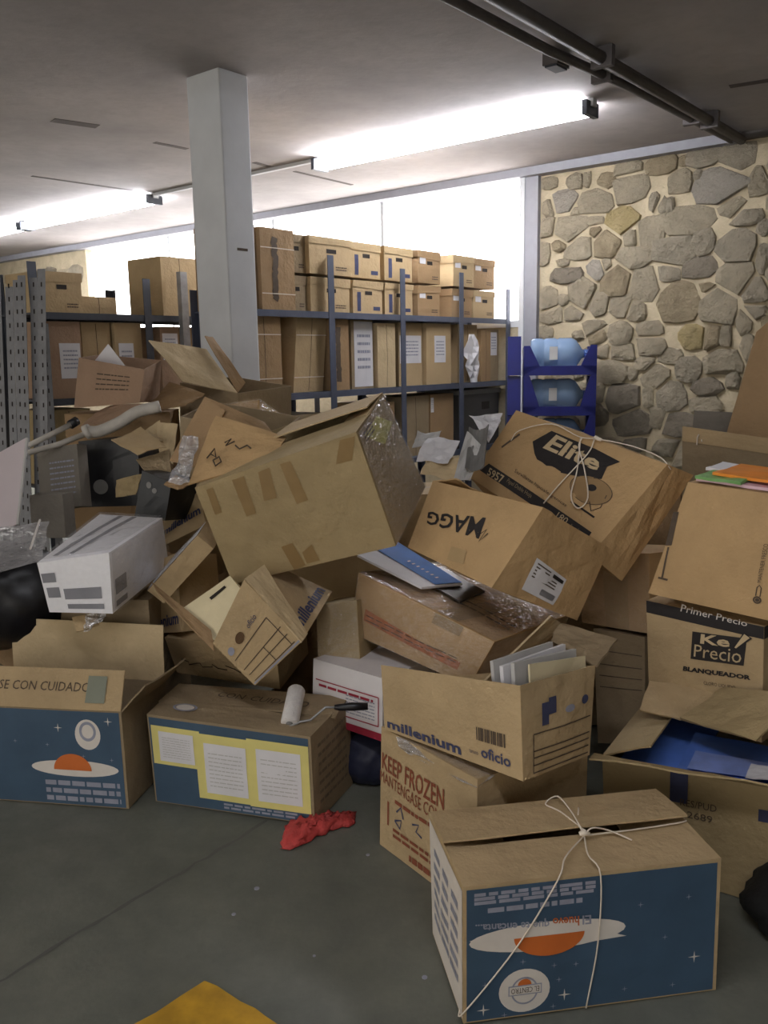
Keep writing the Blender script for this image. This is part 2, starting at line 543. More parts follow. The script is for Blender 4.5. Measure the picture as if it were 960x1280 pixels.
def m_ceil():
    m, nt, b = nodes('painted_concrete_ceiling')
    f1 = noise(nt, 0.9, 6, 0.6); f2 = noise(nt, 14, 4)
    c1 = ramp(nt, f1, [(0.3, srgb(154, 148, 146)), (0.7, srgb(188, 181, 178))])
    nt.links.new(mixc(nt, ramp(nt, f2, [(0.45, (0,)*3), (0.8, (0.3,)*3)]), c1, srgb(150, 142, 138)), b.inputs['Base Color'])
    b.inputs['Roughness'].default_value = 0.9
    bump(nt, b, f2, 0.1, 0.02)
    return m
CEIL = m_ceil()
COLW = plain('white_painted_concrete', srgb(212, 214, 216), 0.7, var=0.05, scale=5, bmp=0.08)
TRIMG = plain('grey_painted_trim', srgb(150, 150, 156), 0.6, var=0.06)
CONC = plain('bare_concrete', srgb(150, 146, 138), 0.85, var=0.12, scale=3, bmp=0.1)
def m_mortar():
    m, nt, b = nodes('sandy_mortar')
    f1 = noise(nt, 6, 6, 0.65)
    nt.links.new(ramp(nt, f1, [(0.3, srgb(172, 158, 130)), (0.7, srgb(200, 185, 155))]), b.inputs['Base Color'])
    b.inputs['Roughness'].default_value = 0.95
    bump(nt, b, noise(nt, 30, 6, 0.7), 0.6, 0.02)
    return m
MORTAR = m_mortar()
def m_stone(name, a, c):
    m, nt, b = nodes(name)
    f1 = noise(nt, 7, 7, 0.65); f2 = noise(nt, 28, 5, 0.7)
    c1 = ramp(nt, f1, [(0.3, srgb(*a)), (0.7, srgb(*c))])
    dark = tuple(np.array(srgb(*a))*0.55)
    nt.links.new(mixc(nt, ramp(nt, f2, [(0.58, (0,)*3), (0.78, (0.42,)*3)]), c1, dark), b.inputs['Base Color'])
    b.inputs['Roughness'].default_value = 0.92
    bump(nt, b, noise(nt, 14, 8, 0.75), 1.0, 0.09)
    return m
STONES = [m_stone('stone_grey_tan', (172, 160, 136), (206, 192, 164)), m_stone('stone_grey', (164, 153, 132), (196, 184, 160)),
          m_stone('stone_warm', (160, 144, 116), (192, 175, 142)), m_stone('stone_dark', (138, 128, 112), (170, 158, 138)),
          m_stone('stone_yellow', (186, 166, 116), (206, 186, 138)), m_stone('stone_pale', (178, 170, 154), (198, 188, 172))]
def m_jug():
    m, nt, b = nodes('clear_blue_jug_plastic')
    b.inputs['Base Color'].default_value = (*srgb(165, 195, 232), 1)
    b.inputs['Transmission Weight'].default_value = 0.55
    b.inputs['Roughness'].default_value = 0.12
    b.inputs['IOR'].default_value = 1.2
    return m
JUG = m_jug()
PAINTY = plain('yellow_floor_paint', srgb(196, 150, 40), 0.7, var=0.22, scale=14, bmp=0.1)

# ================================================================== the room
def struct(name, V, Fc, mat, parent=None, label=None):
    o = mesh(name, V, Fc, mat, parent)
    if parent is None:
        o['kind'] = 'structure'
        if label: o['label'] = label
    return o
A0, A1, N0 = -14.0, 3.4, -5.0
fl = struct('floor', *rbox((A0, N0, -0.12), (A1, NW+0.2, 0.0)), FLOOR, label='worn grey concrete floor with dark stains')
ap = np.array([-0.455, 1.885, 0.0]); d1 = np.array([-0.70, -0.72, 0]); d2 = np.array([0.795, -0.605, 0])
PV, PF = [], []
nseg = 22
rs0 = random.Random(8)
rr = random.Random(5)
# ragged-edged paint patch
edge = []
for k in range(nseg+1): edge.append(ap+d1*1.6*(1-k/nseg)+np.array([rr.uniform(-.006, .006), rr.uniform(-.006, .006), 0]))
for k in range(1, nseg+1): edge.append(ap+d2*0.9*k/nseg+np.array([rr.uniform(-.006, .006), rr.uniform(-.006, .006), 0]))
edge.append(ap+d2*0.9+d1*1.6)
struct('paint_marking', [e+np.array([0, 0, 0.0015]) for e in edge], [tuple(range(len(edge)))], PAINTY, fl)
# pale chips and a long scratch on the concrete
for q, (p, r) in enumerate((((-0.431, 2.136, 0.000), .006), ((-0.384, 2.251, 0.000), .008), ((-0.067, 2.411, 0.000), .006), ((0.080, 1.879, -0.000), .007), ((-0.197, 1.963, 0.000), .004))):
    struct('paint_chip', *tube_vf([np.array(p), np.array(p)+np.array([0, 0, .002])], r, 7), PRGREY, fl)
jp, jq = np.array((-1.039, 1.800, 0.000)), np.array((-0.399, 2.620, 0.000))
jt = (jq-jp)/np.linalg.norm(jq-jp); js = np.cross(jt, (0, 0, 1))
V = []
for k in range(25):
    c = jp+(jq-jp)*k/24+js*rs0.uniform(-.006, .006)
    w = rs0.uniform(.003, .008)
    V += [c-js*w+np.array([0, 0, .0012]), c+js*w+np.array([0, 0, .0012])]
struct('floor_joint', V, [(2*k, 2*k+1, 2*k+3, 2*k+2) for k in range(24)], plain('dark_floor_joint', srgb(92, 93, 86), .8), fl)
ce = struct('ceiling', *rbox((A0, N0, HC), (A1, NW+0.2, HC+0.15)), CEIL, label='pale stained concrete ceiling slab')
for (p, q, w) in (((-2.185, 6.202, 3.100), (-1.941, 6.382, 3.100), .10), ((-1.670, 6.858, 3.100), (-1.473, 7.076, 3.100), .05), ((-3.029, 7.972, 3.100), (-2.361, 8.701, 3.100), .04), ((-0.732, 7.960, 3.100), (-0.250, 8.612, 3.100), .04), ((-1.027, 7.588, 3.100), (-0.928, 7.750, 3.100), .05), ((2.178, 5.708, 3.100), (2.424, 5.566, 3.100), .07)):
    p, q = np.array(p), np.array(q)
    t = (q-p)/np.linalg.norm(q-p); s_ = np.cross(t, (0, 0, 1))
    V = [p-s_*w/2, q-s_*w/2, q+s_*w/2, p+s_*w/2]
    V = [v+np.array([0, 0, -0.003]) for v in V]+[v+np.array([0, 0, 0.01]) for v in V]
    struct('ceiling_slot', V, [(0,1,2,3),(7,6,5,4),(0,4,5,1),(1,5,6,2),(2,6,7,3),(3,7,4,0)], plain('dark_ceiling_slot', srgb(96, 88, 84), .9), ce)

# ---- stone wall with the window opening
AWL, AWR = -11.15, -4.12
VV, FF = [], []
for lo, hi in (((A0, NW, 0), (AWL, NW+0.2, HC)), ((AWR, NW, 0), (A1, NW+0.2, HC)), ((AWL, NW, 0), (AWR, NW+0.2, 1.8))):
    V, Fc = rbox(lo, hi); k = len(VV)
    VV += V.tolist(); FF += [tuple(i+k for i in f) for f in Fc]
wb = struct('wall_back', VV, FF, MORTAR, label='rubble stone wall with sandy mortar beside the bright window')
ST = [(-3.75, 2.79, 0.27, 0.17, 5), (-3.64, 2.94, 0.14, 0.12, 0), (-3.52, 2.94, 0.06, 0.12, 0), (-3.35, 2.91, 0.13, 0.12, 2), (-3.15, 2.98, 0.22, 0.12, 0), (-3.14, 2.83, 0.28, 0.24, 0), (-3.43, 2.75, 0.30, 0.20, 0), (-2.88, 2.97, 0.23, 0.15, 2), (-2.72, 2.82, 0.18, 0.17, 0), (-2.54, 2.99, 0.23, 0.15, 1), (-2.28, 2.96, 0.24, 0.20, 1), (-2.58, 2.85, 0.07, 0.07, 1), (-2.39, 2.74, 0.38, 0.24, 5), (-2.93, 2.69, 0.08, 0.14, 1), (-2.86, 2.66, 0.06, 0.12, 1), (-2.79, 2.65, 0.06, 0.12, 1), (-2.31, 2.58, 0.19, 0.13, 0), (-2.21, 2.49, 0.26, 0.10, 1), (-2.65, 2.52, 0.38, 0.21, 0), (-3.21, 2.57, 0.27, 0.20, 4), (-3.44, 2.60, 0.13, 0.09, 0), (-3.69, 2.56, 0.31, 0.20, 0), (-3.89, 2.59, 0.15, 0.15, 0), (-2.96, 2.45, 0.23, 0.24, 0), (-3.12, 2.43, 0.13, 0.12, 0), (-3.33, 2.40, 0.27, 0.20, 2), (-3.58, 2.38, 0.26, 0.17, 0), (-3.11, 2.27, 0.33, 0.16, 0), (-2.75, 2.29, 0.31, 0.20, 1), (-2.51, 2.34, 0.15, 0.18, 1), (-2.26, 2.29, 0.27, 0.22, 1), (-2.06, 2.40, 0.09, 0.11, 1), (-2.06, 2.18, 0.08, 0.20, 1), (-3.43, 2.19, 0.15, 0.15, 5), (-3.71, 2.17, 0.29, 0.12, 3), (-3.74, 2.28, 0.11, 0.06, 0), (-2.79, 2.12, 0.19, 0.12, 1), (-2.54, 2.15, 0.24, 0.15, 3), (-2.25, 2.04, 0.26, 0.23, 0), (-2.48, 1.99, 0.12, 0.07, 2), (-3.23, 2.10, 0.25, 0.23, 2), (-2.99, 2.05, 0.24, 0.26, 0), (-3.54, 2.01, 0.24, 0.25, 0), (-3.38, 1.92, 0.17, 0.19, 0), (-3.73, 1.96, 0.09, 0.09, 0), (-3.87, 1.98, 0.16, 0.20, 0), (-2.68, 1.90, 0.31, 0.30, 2), (-2.37, 1.84, 0.27, 0.29, 0), (-2.10, 1.94, 0.18, 0.19, 1), (-3.19, 1.88, 0.20, 0.17, 0), (-3.05, 1.83, 0.15, 0.14, 0), (-3.63, 1.84, 0.19, 0.11, 0), (-2.10, 1.79, 0.17, 0.11, 1), (-3.94, 2.37, 0.13, 0.17, 0), (-3.88, 2.75, 0.10, 0.13, 0), (-3.88, 2.96, 0.15, 0.10, 0), (-2.11, 2.74, 0.14, 0.20, 0), (-1.97, 2.81, 0.19, 0.21, 1), (-1.96, 2.58, 0.18, 0.16, 0), (-1.92, 2.29, 0.19, 0.20, 1), (-1.93, 2.04, 0.18, 0.22, 0), (-3.43, 1.71, 0.21, 0.13, 0), (-3.39, 1.63, 0.14, 0.13, 2), (-3.19, 1.66, 0.20, 0.17, 0), (-2.93, 1.68, 0.22, 0.12, 0), (-2.93, 1.55, 0.26, 0.14, 0), (-3.34, 1.51, 0.14, 0.11, 0), (-3.15, 1.50, 0.25, 0.13, 0), (-3.48, 1.47, 0.12, 0.11, 0), (-3.06, 1.32, 0.08, 0.10, 0), (-2.96, 1.40, 0.15, 0.11, 0), (-3.28, 1.33, 0.30, 0.17, 0), (-2.87, 1.29, 0.22, 0.17, 0), (-2.74, 1.46, 0.19, 0.12, 0), (-2.58, 1.35, 0.19, 0.19, 1), (-2.57, 1.61, 0.20, 0.18, 4), (-2.41, 1.60, 0.12, 0.22, 2), (-2.30, 1.60, 0.08, 0.17, 0), (-2.31, 1.42, 0.29, 0.20, 0), (-2.43, 1.21, 0.22, 0.13, 3), (-2.23, 1.26, 0.10, 0.12, 1), (-2.17, 1.72, 0.11, 0.19, 0), (-2.44, 1.06, 0.24, 0.14, 0), (-2.73, 1.13, 0.25, 0.21, 1), (-2.92, 1.12, 0.11, 0.16, 0), (-3.14, 1.11, 0.32, 0.23, 3), (-3.38, 1.15, 0.14, 0.15, 0), (-3.05, 0.89, 0.29, 0.21, 3), (-2.83, 0.95, 0.13, 0.17, 0), (-2.64, 0.90, 0.29, 0.19, 3), (-2.37, 0.92, 0.18, 0.12, 0), (-3.02, 0.72, 0.18, 0.11, 3), (-2.73, 0.70, 0.23, 0.13, 1), (-2.13, 1.51, 0.11, 0.19, 0), (-3.83, 1.83, 0.22, 0.13, 0), (-3.90, 1.68, 0.15, 0.11, 0), (-3.37, 0.95, 0.17, 0.17, 3)]
rs = random.Random(11)
cells = [(a, z, w, h, k) for (a, z, w, h, k) in ST]
def far(a, z, lim):
    return all(((a-c[0])/max(c[2], lim))**2+((z-c[1])/max(c[3], lim))**2 > 0.55 for c in cells)
def scatter(a0, a1, z0, z1, sa, sz):
    z = z0; row = 0
    while z < z1:
        a = a0+(row % 2)*sa/2
        while a < a1:
            x, y = a+rs.uniform(-.05, .05), z+rs.uniform(-.04, .04)
            w, h = rs.uniform(.2, .36), rs.uniform(.16, .26)
            if far(x, y, 0.16): cells.append((x, y, w, h, rs.choice((0, 0, 1, 2, 3))))
            a += sa
        z += sz; row += 1
scatter(-3.85, -1.9, 0.14, 1.5, .31, .24)
scatter(-1.85, 0.35, 0.14, 3.0, .34, .26)
scatter(-12.7, -11.25, 1.9, 2.95, .38, .28)
for _ in range(420):
    x, y = rs.uniform(-3.9, -1.6), rs.uniform(.9, 3.0)
    if sum(1 for c in cells) > 285: break
    if all(((x-c[0])/(c[2]*.5+.045))**2+((y-c[1])/(c[3]*.5+.04))**2 > 1.0 for c in cells):
        cells.append((x, y, rs.uniform(.07, .12), rs.uniform(.06, .10), rs.choice((0, 1, 2))))
def clip(poly, px_, py_, nx_, ny_):
    out = []
    for i in range(len(poly)):
        a, b = poly[i], poly[(i+1) % len(poly)]
        da = (a[0]-px_)*nx_+(a[1]-py_)*ny_; db = (b[0]-px_)*nx_+(b[1]-py_)*ny_
        if da <= 0: out.append(a)
        if (da < 0 < db) or (db < 0 < da):
            t = da/(da-db); out.append((a[0]+(b[0]-a[0])*t, a[1]+(b[1]-a[1])*t))
    return out
def reach(c, dx, dz):
    return 1/math.sqrt((dx/(c[2]/2))**2+(dz/(c[3]/2))**2)
for ci, c in enumerate(cells):
    m = 9
    poly = []
    ph = rs.uniform(0, 1)
    for k in range(m):
        an = 2*math.pi*(k+ph+rs.uniform(-.22, .22))/m
        ca, sa = math.cos(an), math.sin(an)
        e = 1.26*rs.uniform(.88, 1.08)/((abs(ca)**3.2+abs(sa)**3.2)**(1/3.2))
        poly.append((c[0]+c[2]/2*e*ca, c[1]+c[3]/2*e*sa))
    lim = (AWR+0.16, 99) if c[0] > -8 else (-99, AWL-0.02)
    poly = clip(poly, lim[0], 0, -1, 0); poly = clip(poly, lim[1], 0, 1, 0) if poly else poly
    if poly: poly = clip(poly, 0, 3.04, 0, 1)
    for cj, d in enumerate(cells):
        if cj == ci or not poly: continue
        dx, dz = d[0]-c[0], d[1]-c[1]; L = math.hypot(dx, dz)
        if L > 0.8 or L < 1e-4: continue
        dx /= L; dz /= L
        ri, rj = reach(c, dx, dz), reach(d, dx, dz)
        if ri+rj < L*0.93: continue
        t = L*ri/(ri+rj)-0.008
        poly = clip(poly, c[0]+dx*t, c[1]+dz*t, dx, dz)
    if len(poly) < 3: continue
    # drop slivers
    q = [poly[0]]
    for p in poly[1:]:
        if math.hypot(p[0]-q[-1][0], p[1]-q[-1][1]) > 0.018: q.append(p)
    poly = q
    if len(poly) < 3: continue
    cx = sum(p[0] for p in poly)/len(poly); cz = sum(p[1] for p in poly)/len(poly)
    pr = rs.uniform(0.018, 0.05)
    tilt = rs.uniform(-.12, .12), rs.uniform(-.16, .04)
    V, Fc = [], []
    k = len(poly)
    for sc, dp in ((1.0, -0.012), (0.94, 0.62), (0.62, 1.0)):
        for p in poly:
            x, z = cx+(p[0]-cx)*sc, cz+(p[1]-cz)*sc
            dd = dp*pr if dp > 0 else dp
            if dp > 0: dd += rs.uniform(-.007, .007)+tilt[0]*(x-cx)+tilt[1]*(z-cz)
            V.append(W(x, NW-max(dd, 0.004 if dp > 0 else -.02), z))
    V.append(W(cx, NW-pr*1.05, cz))
    for r_ in range(2):
        for i in range(k):
            a, b = r_*k+i, r_*k+(i+1) % k
            Fc.append((a, b, b+k, a+k))
    for i in range(k): Fc.append((2*k+i, 2*k+(i+1) % k, 3*k))
    struct('stone', V, Fc, STONES[c[4]], wb)
wl = struct('wall_left', *rbox((A0-0.15, N0, 0), (A0, NW+0.2, HC)), CONC, label='bare concrete wall far to the left')
wr = struct('wall_right', *rbox((A1, N0, 0), (A1+0.15, NW+0.2, HC)), CONC, label='bare concrete wall to the right')

# ---- window: a long strip of daylit frosted glass
win = thing('window_1', 'long overexposed window strip behind the shelves', 'window', W(-7.6, NW, 1.8), kind='structure')
wbse = np.array(win.location)
mesh('pane', *rbox((AWL, NW+0.10, 1.8), (AWR, NW+0.12, HC)), PANE, win, wbse)
mesh('frame', *rbox((AWL-0.06, NW-0.01, 1.74), (AWR-0.03, NW+0.08, 1.80)), COLW, win, wbse)
for a in (-9.3, -7.39, -5.8):
    mesh('mullion', *rbox((a-0.02, NW+0.02, 1.8), (a+0.02, NW+0.09, HC)), COLW, win, wbse)
struct('trim_1', *rbox((AWR-0.03, NW-0.06, 0), (AWR+0.02, NW+0.1, 3.03)), COLW, label='white painted window jamb beside the stone wall')
struct('trim_2', *rbox((AWR+0.02, NW-0.05, 0), (AWR+0.15, NW+0.05, 3.03)), TRIMG, label='grey painted post edging the stone wall')
struct('trim_3', *rbox((A0, NW-0.12, 3.03), (-2.25, NW+0.1, HC)), TRIMG, label='grey beam running along the top of the window wall')
struct('trim_4', *rbox((-2.25, NW-0.06, 3.05), (A1, NW+0.1, HC)), plain('dark_edge_strip', srgb(84, 78, 72), .8), label='dark strip along the top of the stone wall')
# ---- column, chamfered
ca0, ca1, cn0, cn1 = -4.25, -3.965, 3.44, 3.66
V, Fc = bevbox((ca0, cn0, 0), (ca1, cn1, HC), 0.012, 2)
cl = struct('column', [W(*v) for v in V], Fc, COLW, label='white painted square concrete column')
cl['category'] = 'column'
struct('scuff_mark', *rbox((ca1-0.001, 3.52, 2.12), (ca1+0.002, 3.60, 2.135)), INKSOFT, cl)

# ---- pipes under the ceiling
def pipe(name, label, pts, r, mat, cat='pipe', clamps=(), group=None):
    T = TH(name, label, cat, np.mean([np.array(p) for p in pts], 0), group)
    T.part('tube', *tube_vf(pts, r, 10), mat, None, True)
    for c in clamps:
        c = np.array(c)
        T.part('clamp', *rbox((c@EA-0.06, c@EN-0.02, c[2]-r-0.01), (c@EA+0.06, c@EN+0.02, HC)), mat)
    return T
DARKPIPE = plain('dusty_dark_pipe', srgb(98, 93, 92), 0.7, var=0.15)
pipe('ceiling_pipe', 'thick dark pipe under the ceiling, nearer the dark right side', [W(-2.20, N0, 3.04), W(-2.20, 2, 3.04), W(-2.235, 7.0, 3.04)], 0.035, DARKPIPE, clamps=(W(-2.205, 2.6, 3.04), W(-2.215, 4.6, 3.04), W(-2.23, 6.3, 3.04)))
pipe('ceiling_pipe', 'dark pipe under the ceiling on the side facing the lit tube', [W(-2.38, N0, 3.05), W(-2.385, 4.3, 3.05), W(-2.33, 5.2, 3.05), W(-2.31, 7.0, 3.05)], 0.026, DARKPIPE, clamps=(W(-2.38, 3.0, 3.05), W(-2.36, 4.9, 3.05), W(-2.315, 6.2, 3.05)))
pipe('cable', 'pale cable sagging between the two ceiling pipes', spline([W(-2.30, 2.0, 3.08), W(-2.30, 3.6, 3.075), W(-2.25, 4.1, 3.05), W(-2.30, 4.9, 3.06), W(-2.24, 5.6, 3.07), W(-2.27, 6.8, 3.07)]), 0.012, GALV, 'cable')
jb = TH('junction_box', 'small dark junction box on the ceiling where the pipes meet', 'junction box', W(-2.43, 4.55, 3.0))
jb.part('housing', *rbox((-2.50, 4.46, 3.03), (-2.41, 4.60, HC)), DARKPIPE)
jb.part('cover', *rbox((-2.49, 4.47, 3.02), (-2.42, 4.59, 3.03)), STEEL)

# ---- fluorescent lamps
def lamp(a0, a1, n0, label, sides=(-.055, .055)):
    T = TH('fluorescent_lamp', label, 'ceiling light', W((a0+a1)/2, n0, HC), 'tube lamps under the ceiling')
    T.part('batten', *rbox((a0, n0-0.03, HC-0.05), (a1, n0+0.03, HC-0.004)), COLW)
    for a in (a0+0.01, a1-0.05):
        T.part('lamp_holder', *rbox((a, n0-0.085, HC-0.105), (a+0.035, n0+0.085, HC-0.02)), STEEL)
    for s_ in sides:
        T.part('lit_tube', *tube_vf([W(a0+0.04, n0+s_, HC-0.075), W(a1-0.05, n0+s_, HC-0.075)], 0.019, 12), TUBE, None, True)
lamp(-5.12, -2.67, 5.45, 'lit fluorescent tube on the ceiling right of the white column')
lamp(-9.75, -7.28, 5.45, 'lit fluorescent tube on the ceiling left of the white column')
lamp(-12.22, -9.77, 5.45, 'lit fluorescent tube on the ceiling at the far left edge')
lamp(-1.6, 0.85, 0.3, 'added fluorescent tube on the ceiling above the viewer, out of view', (-.055,))  # unseen tube, added to brighten the foreground from above
tk = TH('cable_trunking', 'thin white trunking on the ceiling linking the two tube lamps', 'trunking', W(-6.2, 5.45, HC))
tk.part('channel', *rbox((-7.28, 5.43, HC-0.03), (-5.12, 5.47, HC-.004)), COLW)

# ================================================================== shelving
def rack(label, a, n_list, levels, depth, top_z, mat, lean=None):
    T = TH('metal_shelving', label, 'shelving', W(a-depth/2, (n_list[0]+n_list[-1])/2, 0))
    for q, n_ in enumerate(n_list):
        for aa, sg in ((a, -1), (a-depth, 1)):
            tz = top_z[q] if sg == -1 else top_z[q]-0.05
            VV, FF = [], []
            for lo, hi in (((aa-0.004, n_-0.03, 0), (aa+0.002, n_+0.03, tz)), ((min(aa, aa+sg*0.04), n_-0.003+0.027, 0), (max(aa, aa+sg*0.04), n_+0.03, tz))):
                V, Fc = rbox(lo, hi); k = len(VV); VV += V.tolist(); FF += [tuple(i+k for i in f) for f in Fc]
            T.part('post', VV, FF, mat)
    for n0, n1 in zip(n_list[:-1], n_list[1:]):
        for z in levels:
            VV, FF = [], []
            for lo, hi in (((a-depth, n0, z-0.012), (a-0.005, n1, z)), ((a-0.006, n0, z-0.042), (a-0.002, n1, z+0.002)), ((a-depth, n0, z-0.042), (a-depth+0.004, n1, z))):
                V, Fc = rbox(lo, hi); k = len(VV); VV += V.tolist(); FF += [tuple(i+k for i in f) for f in Fc]
            T.part('shelf_board', VV, FF, STEELB if mat is STEELB else mat)
    return T
LV = (0.12, 0.68, 1.255, 1.81)
SHELF = plain('slate_blue_steel', srgb(86, 92, 108), 0.5, 0.2, var=0.1)
rack('slate grey steel shelving right of the column, loaded with archive boxes', -4.25, (3.78, 4.63, 5.45, 6.26, 7.02), LV, 0.46, (2.0, 2.2, 2.16, 2.18, 2.08), SHELF)
rack('dark steel shelving left of the column, behind the leaning boxes', -5.25, (2.95, 3.80, 4.65, 5.5), LV, 0.46, (2.12, 2.06, 2.12, 2.06), STEEL)
xp = TH('steel_upright', 'pale bare steel upright standing in front of the left shelving', 'upright', W(-5.17, 4.07, 0))
VV, FF = [], []
for lo, hi in (((-5.19, 4.05, 0), (-5.185, 4.11, 2.12)), ((-5.23, 4.05, 0), (-5.19, 4.055, 2.12))):
    V, Fc = rbox(lo, hi); k = len(VV); VV += V.tolist(); FF += [tuple(i+k for i in f) for f in Fc]
xp.part('angle', VV, FF, GALV)

def shelf_hex(a, n0, n1, z0, h, depth=0.40, skew=0.0):
    """carton on a shelf, front facing along +a; u runs along +n"""
    out = []
    for k in (0, 1):
        for j in (0, 1):
            for i in (0, 1):
                out.append(W(a-depth*j, n0+(n1-n0)*i+skew*k, z0+h*k))
    return out
ORD = ('first', 'second', 'third', 'fourth', 'fifth', 'sixth', 'seventh', 'eighth', 'ninth')
rb = random.Random(3)
def archive(label, a, n0, n1, z0, h, mat, group, white=0, blue=False, seed=0.0, lid=True):
    H = Hex('archive_box', label, 'archive box', shelf_hex(a, n0, n1, z0, h-0.004), mat, bulge=0.003, seed=seed, group=group, n=4)
    u = 0.5
    H.rect('f', .40, .60, .64, .72, DARKHOLE, 'handle_hole', 0.0012, 2)
    if blue:
        H.rect('f', .14, .08, .26, .68, BLUEINK, 'printing', .0012, 2)
        H.rect('f', .68, .12, .92, .24, BLUEINK, 'printing', .0012, 2)
    else:
        H.lines('f', .62, .12, .9, .26, 2, INKSOFT, 'printing', .0014, seed=int(seed*10)+1)
    if white:
        H.rect('f', .08, .62, .34, .86, PAPER, 'paper_label', .0016, 2)
    if lid:
        g = 0.006
        L = shelf_hex(a+g, n0-g, n1+g, z0+h*0.80, h*0.20+0.006, 0.40+2*g, skew=rb.uniform(-.01, .01))
        L = np.array(L)
        L[:4, 2] += np.array([rb.uniform(-.012, .012) for _ in range(4)])
        V = L; Fc = [FACES[f] for f in 'frblt']
        H.part('lid', V, Fc, mat)
    H.flush()
    return H
tops = [(4.30, 4.47, 'dull'), (4.49, 4.90, 'tan'), (4.93, 5.27, 'tan'), (5.31, 5.66, 'tan'), (5.72, 6.02, 'brown'), (6.22, 6.53, 'brown'), (6.56, 6.90, 'brown')]
for i, (n0, n1, c) in enumerate(tops):
    for lay in (0, 1):
        h = 0.235+0.012*((i*3+lay) % 3)
        archive('brown archive box in the %s layer on the top shelf, %s from the column' % (('lower', 'upper')[lay], ORD[i]),
                -4.30-rb.uniform(0, .03)-(0.04 if i in (0,) else 0), n0+rb.uniform(-.012, .012)*lay, n1+rb.uniform(-.012, .012)*lay, 1.812+lay*0.262, h, CB[c if (i+lay) % 3 else 'tan' if c != 'dull' else 'dull'],
                'archive boxes stacked on the top shelf', white=(i >= 4), blue=(i in (2, 3)), seed=i*1.3+lay)
def tied(T, face_u, H):
    pass
def carton_shelf(label, a, n0, n1, z0, h, mat, group, paper=None, cord=False, skew=0.0, seed=0.0, scribble=False, film=False, depth=0.4):
    H = Hex('carton', label, 'carton', shelf_hex(a, n0, n1, z0, h, depth, skew), mat, bulge=0.005, seed=seed, group=group, n=5)
    if paper:
        u0, v0, u1, v1 = paper
        H.rect('f', u0, v0, u1, v1, PAPER, 'paper_label', .002, 3)
        H.lines('f', u0+(u1-u0)*.15, v0+(v1-v0)*.25, u1-(u1-u0)*.15, v1-(v1-v0)*.15, 5, PRGREY, 'lettering', .0032, seed=int(seed*7)+2, fill=.35)
    if cord:
        for v in (.2, .76): H.line('f', [(0, v), (1, v)], .006, TWINE, 'cord', .004)
    if scribble:
        rw = random.Random(int(seed*9))
        H.line('f', [(.40+rw.uniform(-.035, .035), .12+.035*k) for k in range(23)], .05, INKSOFT, 'writing', .002)
    H.line('f', [(.5, 0.02), (.5, .98)], .004, DARKHOLE, 'seam', .0014) if not (paper or scribble) else None
    H.flush()
    return H
G1 = 'tall cartons on the top shelf'
carton_shelf('tall dim carton on the top shelf, half hidden by the column', -4.30, 3.80, 3.97, 1.812, 0.53, CB['brown'], G1, seed=1)
carton_shelf('tall tied carton with a dark scrawl on the top shelf beside the column', -4.27, 3.985, 4.29, 1.812, 0.52, CB['brown'], G1, cord=True, scribble=True, seed=2)
G2 = 'cartons on the middle shelf right of the column'
mids = [('tall brown carton tied with cord on the middle shelf, next to the column', 3.86, 4.17, .52, 'brown', None, True, False, 0),
 ('carton with open dark side on the middle shelf, just left of the first post', 4.30, 4.60, .52, 'tan', None, True, False, 0.06),
 ('narrow carton with dark scrawl on the middle shelf, right of the first post', 4.66, 4.86, .51, 'brown', None, False, True, 0),
 ('carton with a full-height white sheet on the middle shelf', 4.92, 5.17, .51, 'dull', (.12, .03, .98, .98), False, False, 0),
 ('plain slim carton on the middle shelf, left of the second post', 5.19, 5.41, .49, 'light', None, False, False, 0),
 ('carton with a large white label on the middle shelf, right of the second post', 5.49, 5.80, .50, 'tan', (.04, .36, .95, .80), False, False, 0),
 ('carton with a white label and a torn top slit on the middle shelf', 5.82, 6.17, .50, 'tan', (.3, .36, .76, .80), False, False, 0),
 ('carton with torn white paper hanging on the middle shelf near the window jamb', 6.31, 6.62, .50, 'tan', None, False, False, 0),
 ('small plain carton on the middle shelf, second from the window jamb', 6.64, 6.80, .46, 'brown', None, False, False, 0),
 ('small carton with a white slip on the middle shelf at the window jamb', 6.82, 6.98, .46, 'dull', (.1, .5, .8, .95), False, False, 0)]
for i, (lb, n0, n1, h, c, pp, cord, scr, sk) in enumerate(mids):
    carton_shelf(lb, -4.30-(0.03 if i % 2 else 0), n0, n1, 1.257, h, CB[c], G2, pp, cord, sk, i*1.1, scr, depth=.38)
tp = TH('torn_paper', 'torn crumpled white paper hanging in front of a shelf carton', 'paper', W(-4.27, 6.45, 1.3))
G = np.zeros((9, 5, 3))
for j in range(9):
    for i in range(5):
        wv = (0.055, .07, .10, .12, .10, .16, .12, .08, .05)[j]
        G[j, i] = W(-4.272+0.02*wob(i/3, j/3, 2)+0.01*(j == 4), 6.46+(i/4-.5)*2*wv*(.8 if i else 1)+(0.03 if j < 3 else 0), 1.24+j*0.054)
tp.part('sheet', *solid_grid(G, grid_normals(G), 0.001), PAPER)
G3 = 'cartons on the lower shelf'
lows = [('flat pale carton on the lower shelf beside the column', 3.86, 4.6, .42, 'dull', None), ('carton with pale tape on the lower shelf left of the second post', 5.1, 5.40, .46, 'brown', None),
 ('large dull carton on the lower shelf, right of the second post', 5.49, 5.86, .49, 'dull', None), ('dim carton with small tags on the lower shelf, left of the third post', 5.88, 6.22, .49, 'brown', (.02, .7, .14, .95))]
for i, (lb, n0, n1, h, c, pp) in enumerate(lows):
    carton_shelf(lb, -4.31, n0, n1, 0.682, h, CB[c], G3, pp, False, 0, 7+i)
D = Hex('plastic_crate', 'dark grey lidded crate on the lower shelf by the window jamb', 'crate', shelf_hex(-4.31, 6.30, 6.96, 0.682, .48), plain('dark_grey_crate', srgb(70, 68, 66), .5), bulge=.004, group=None, n=4)
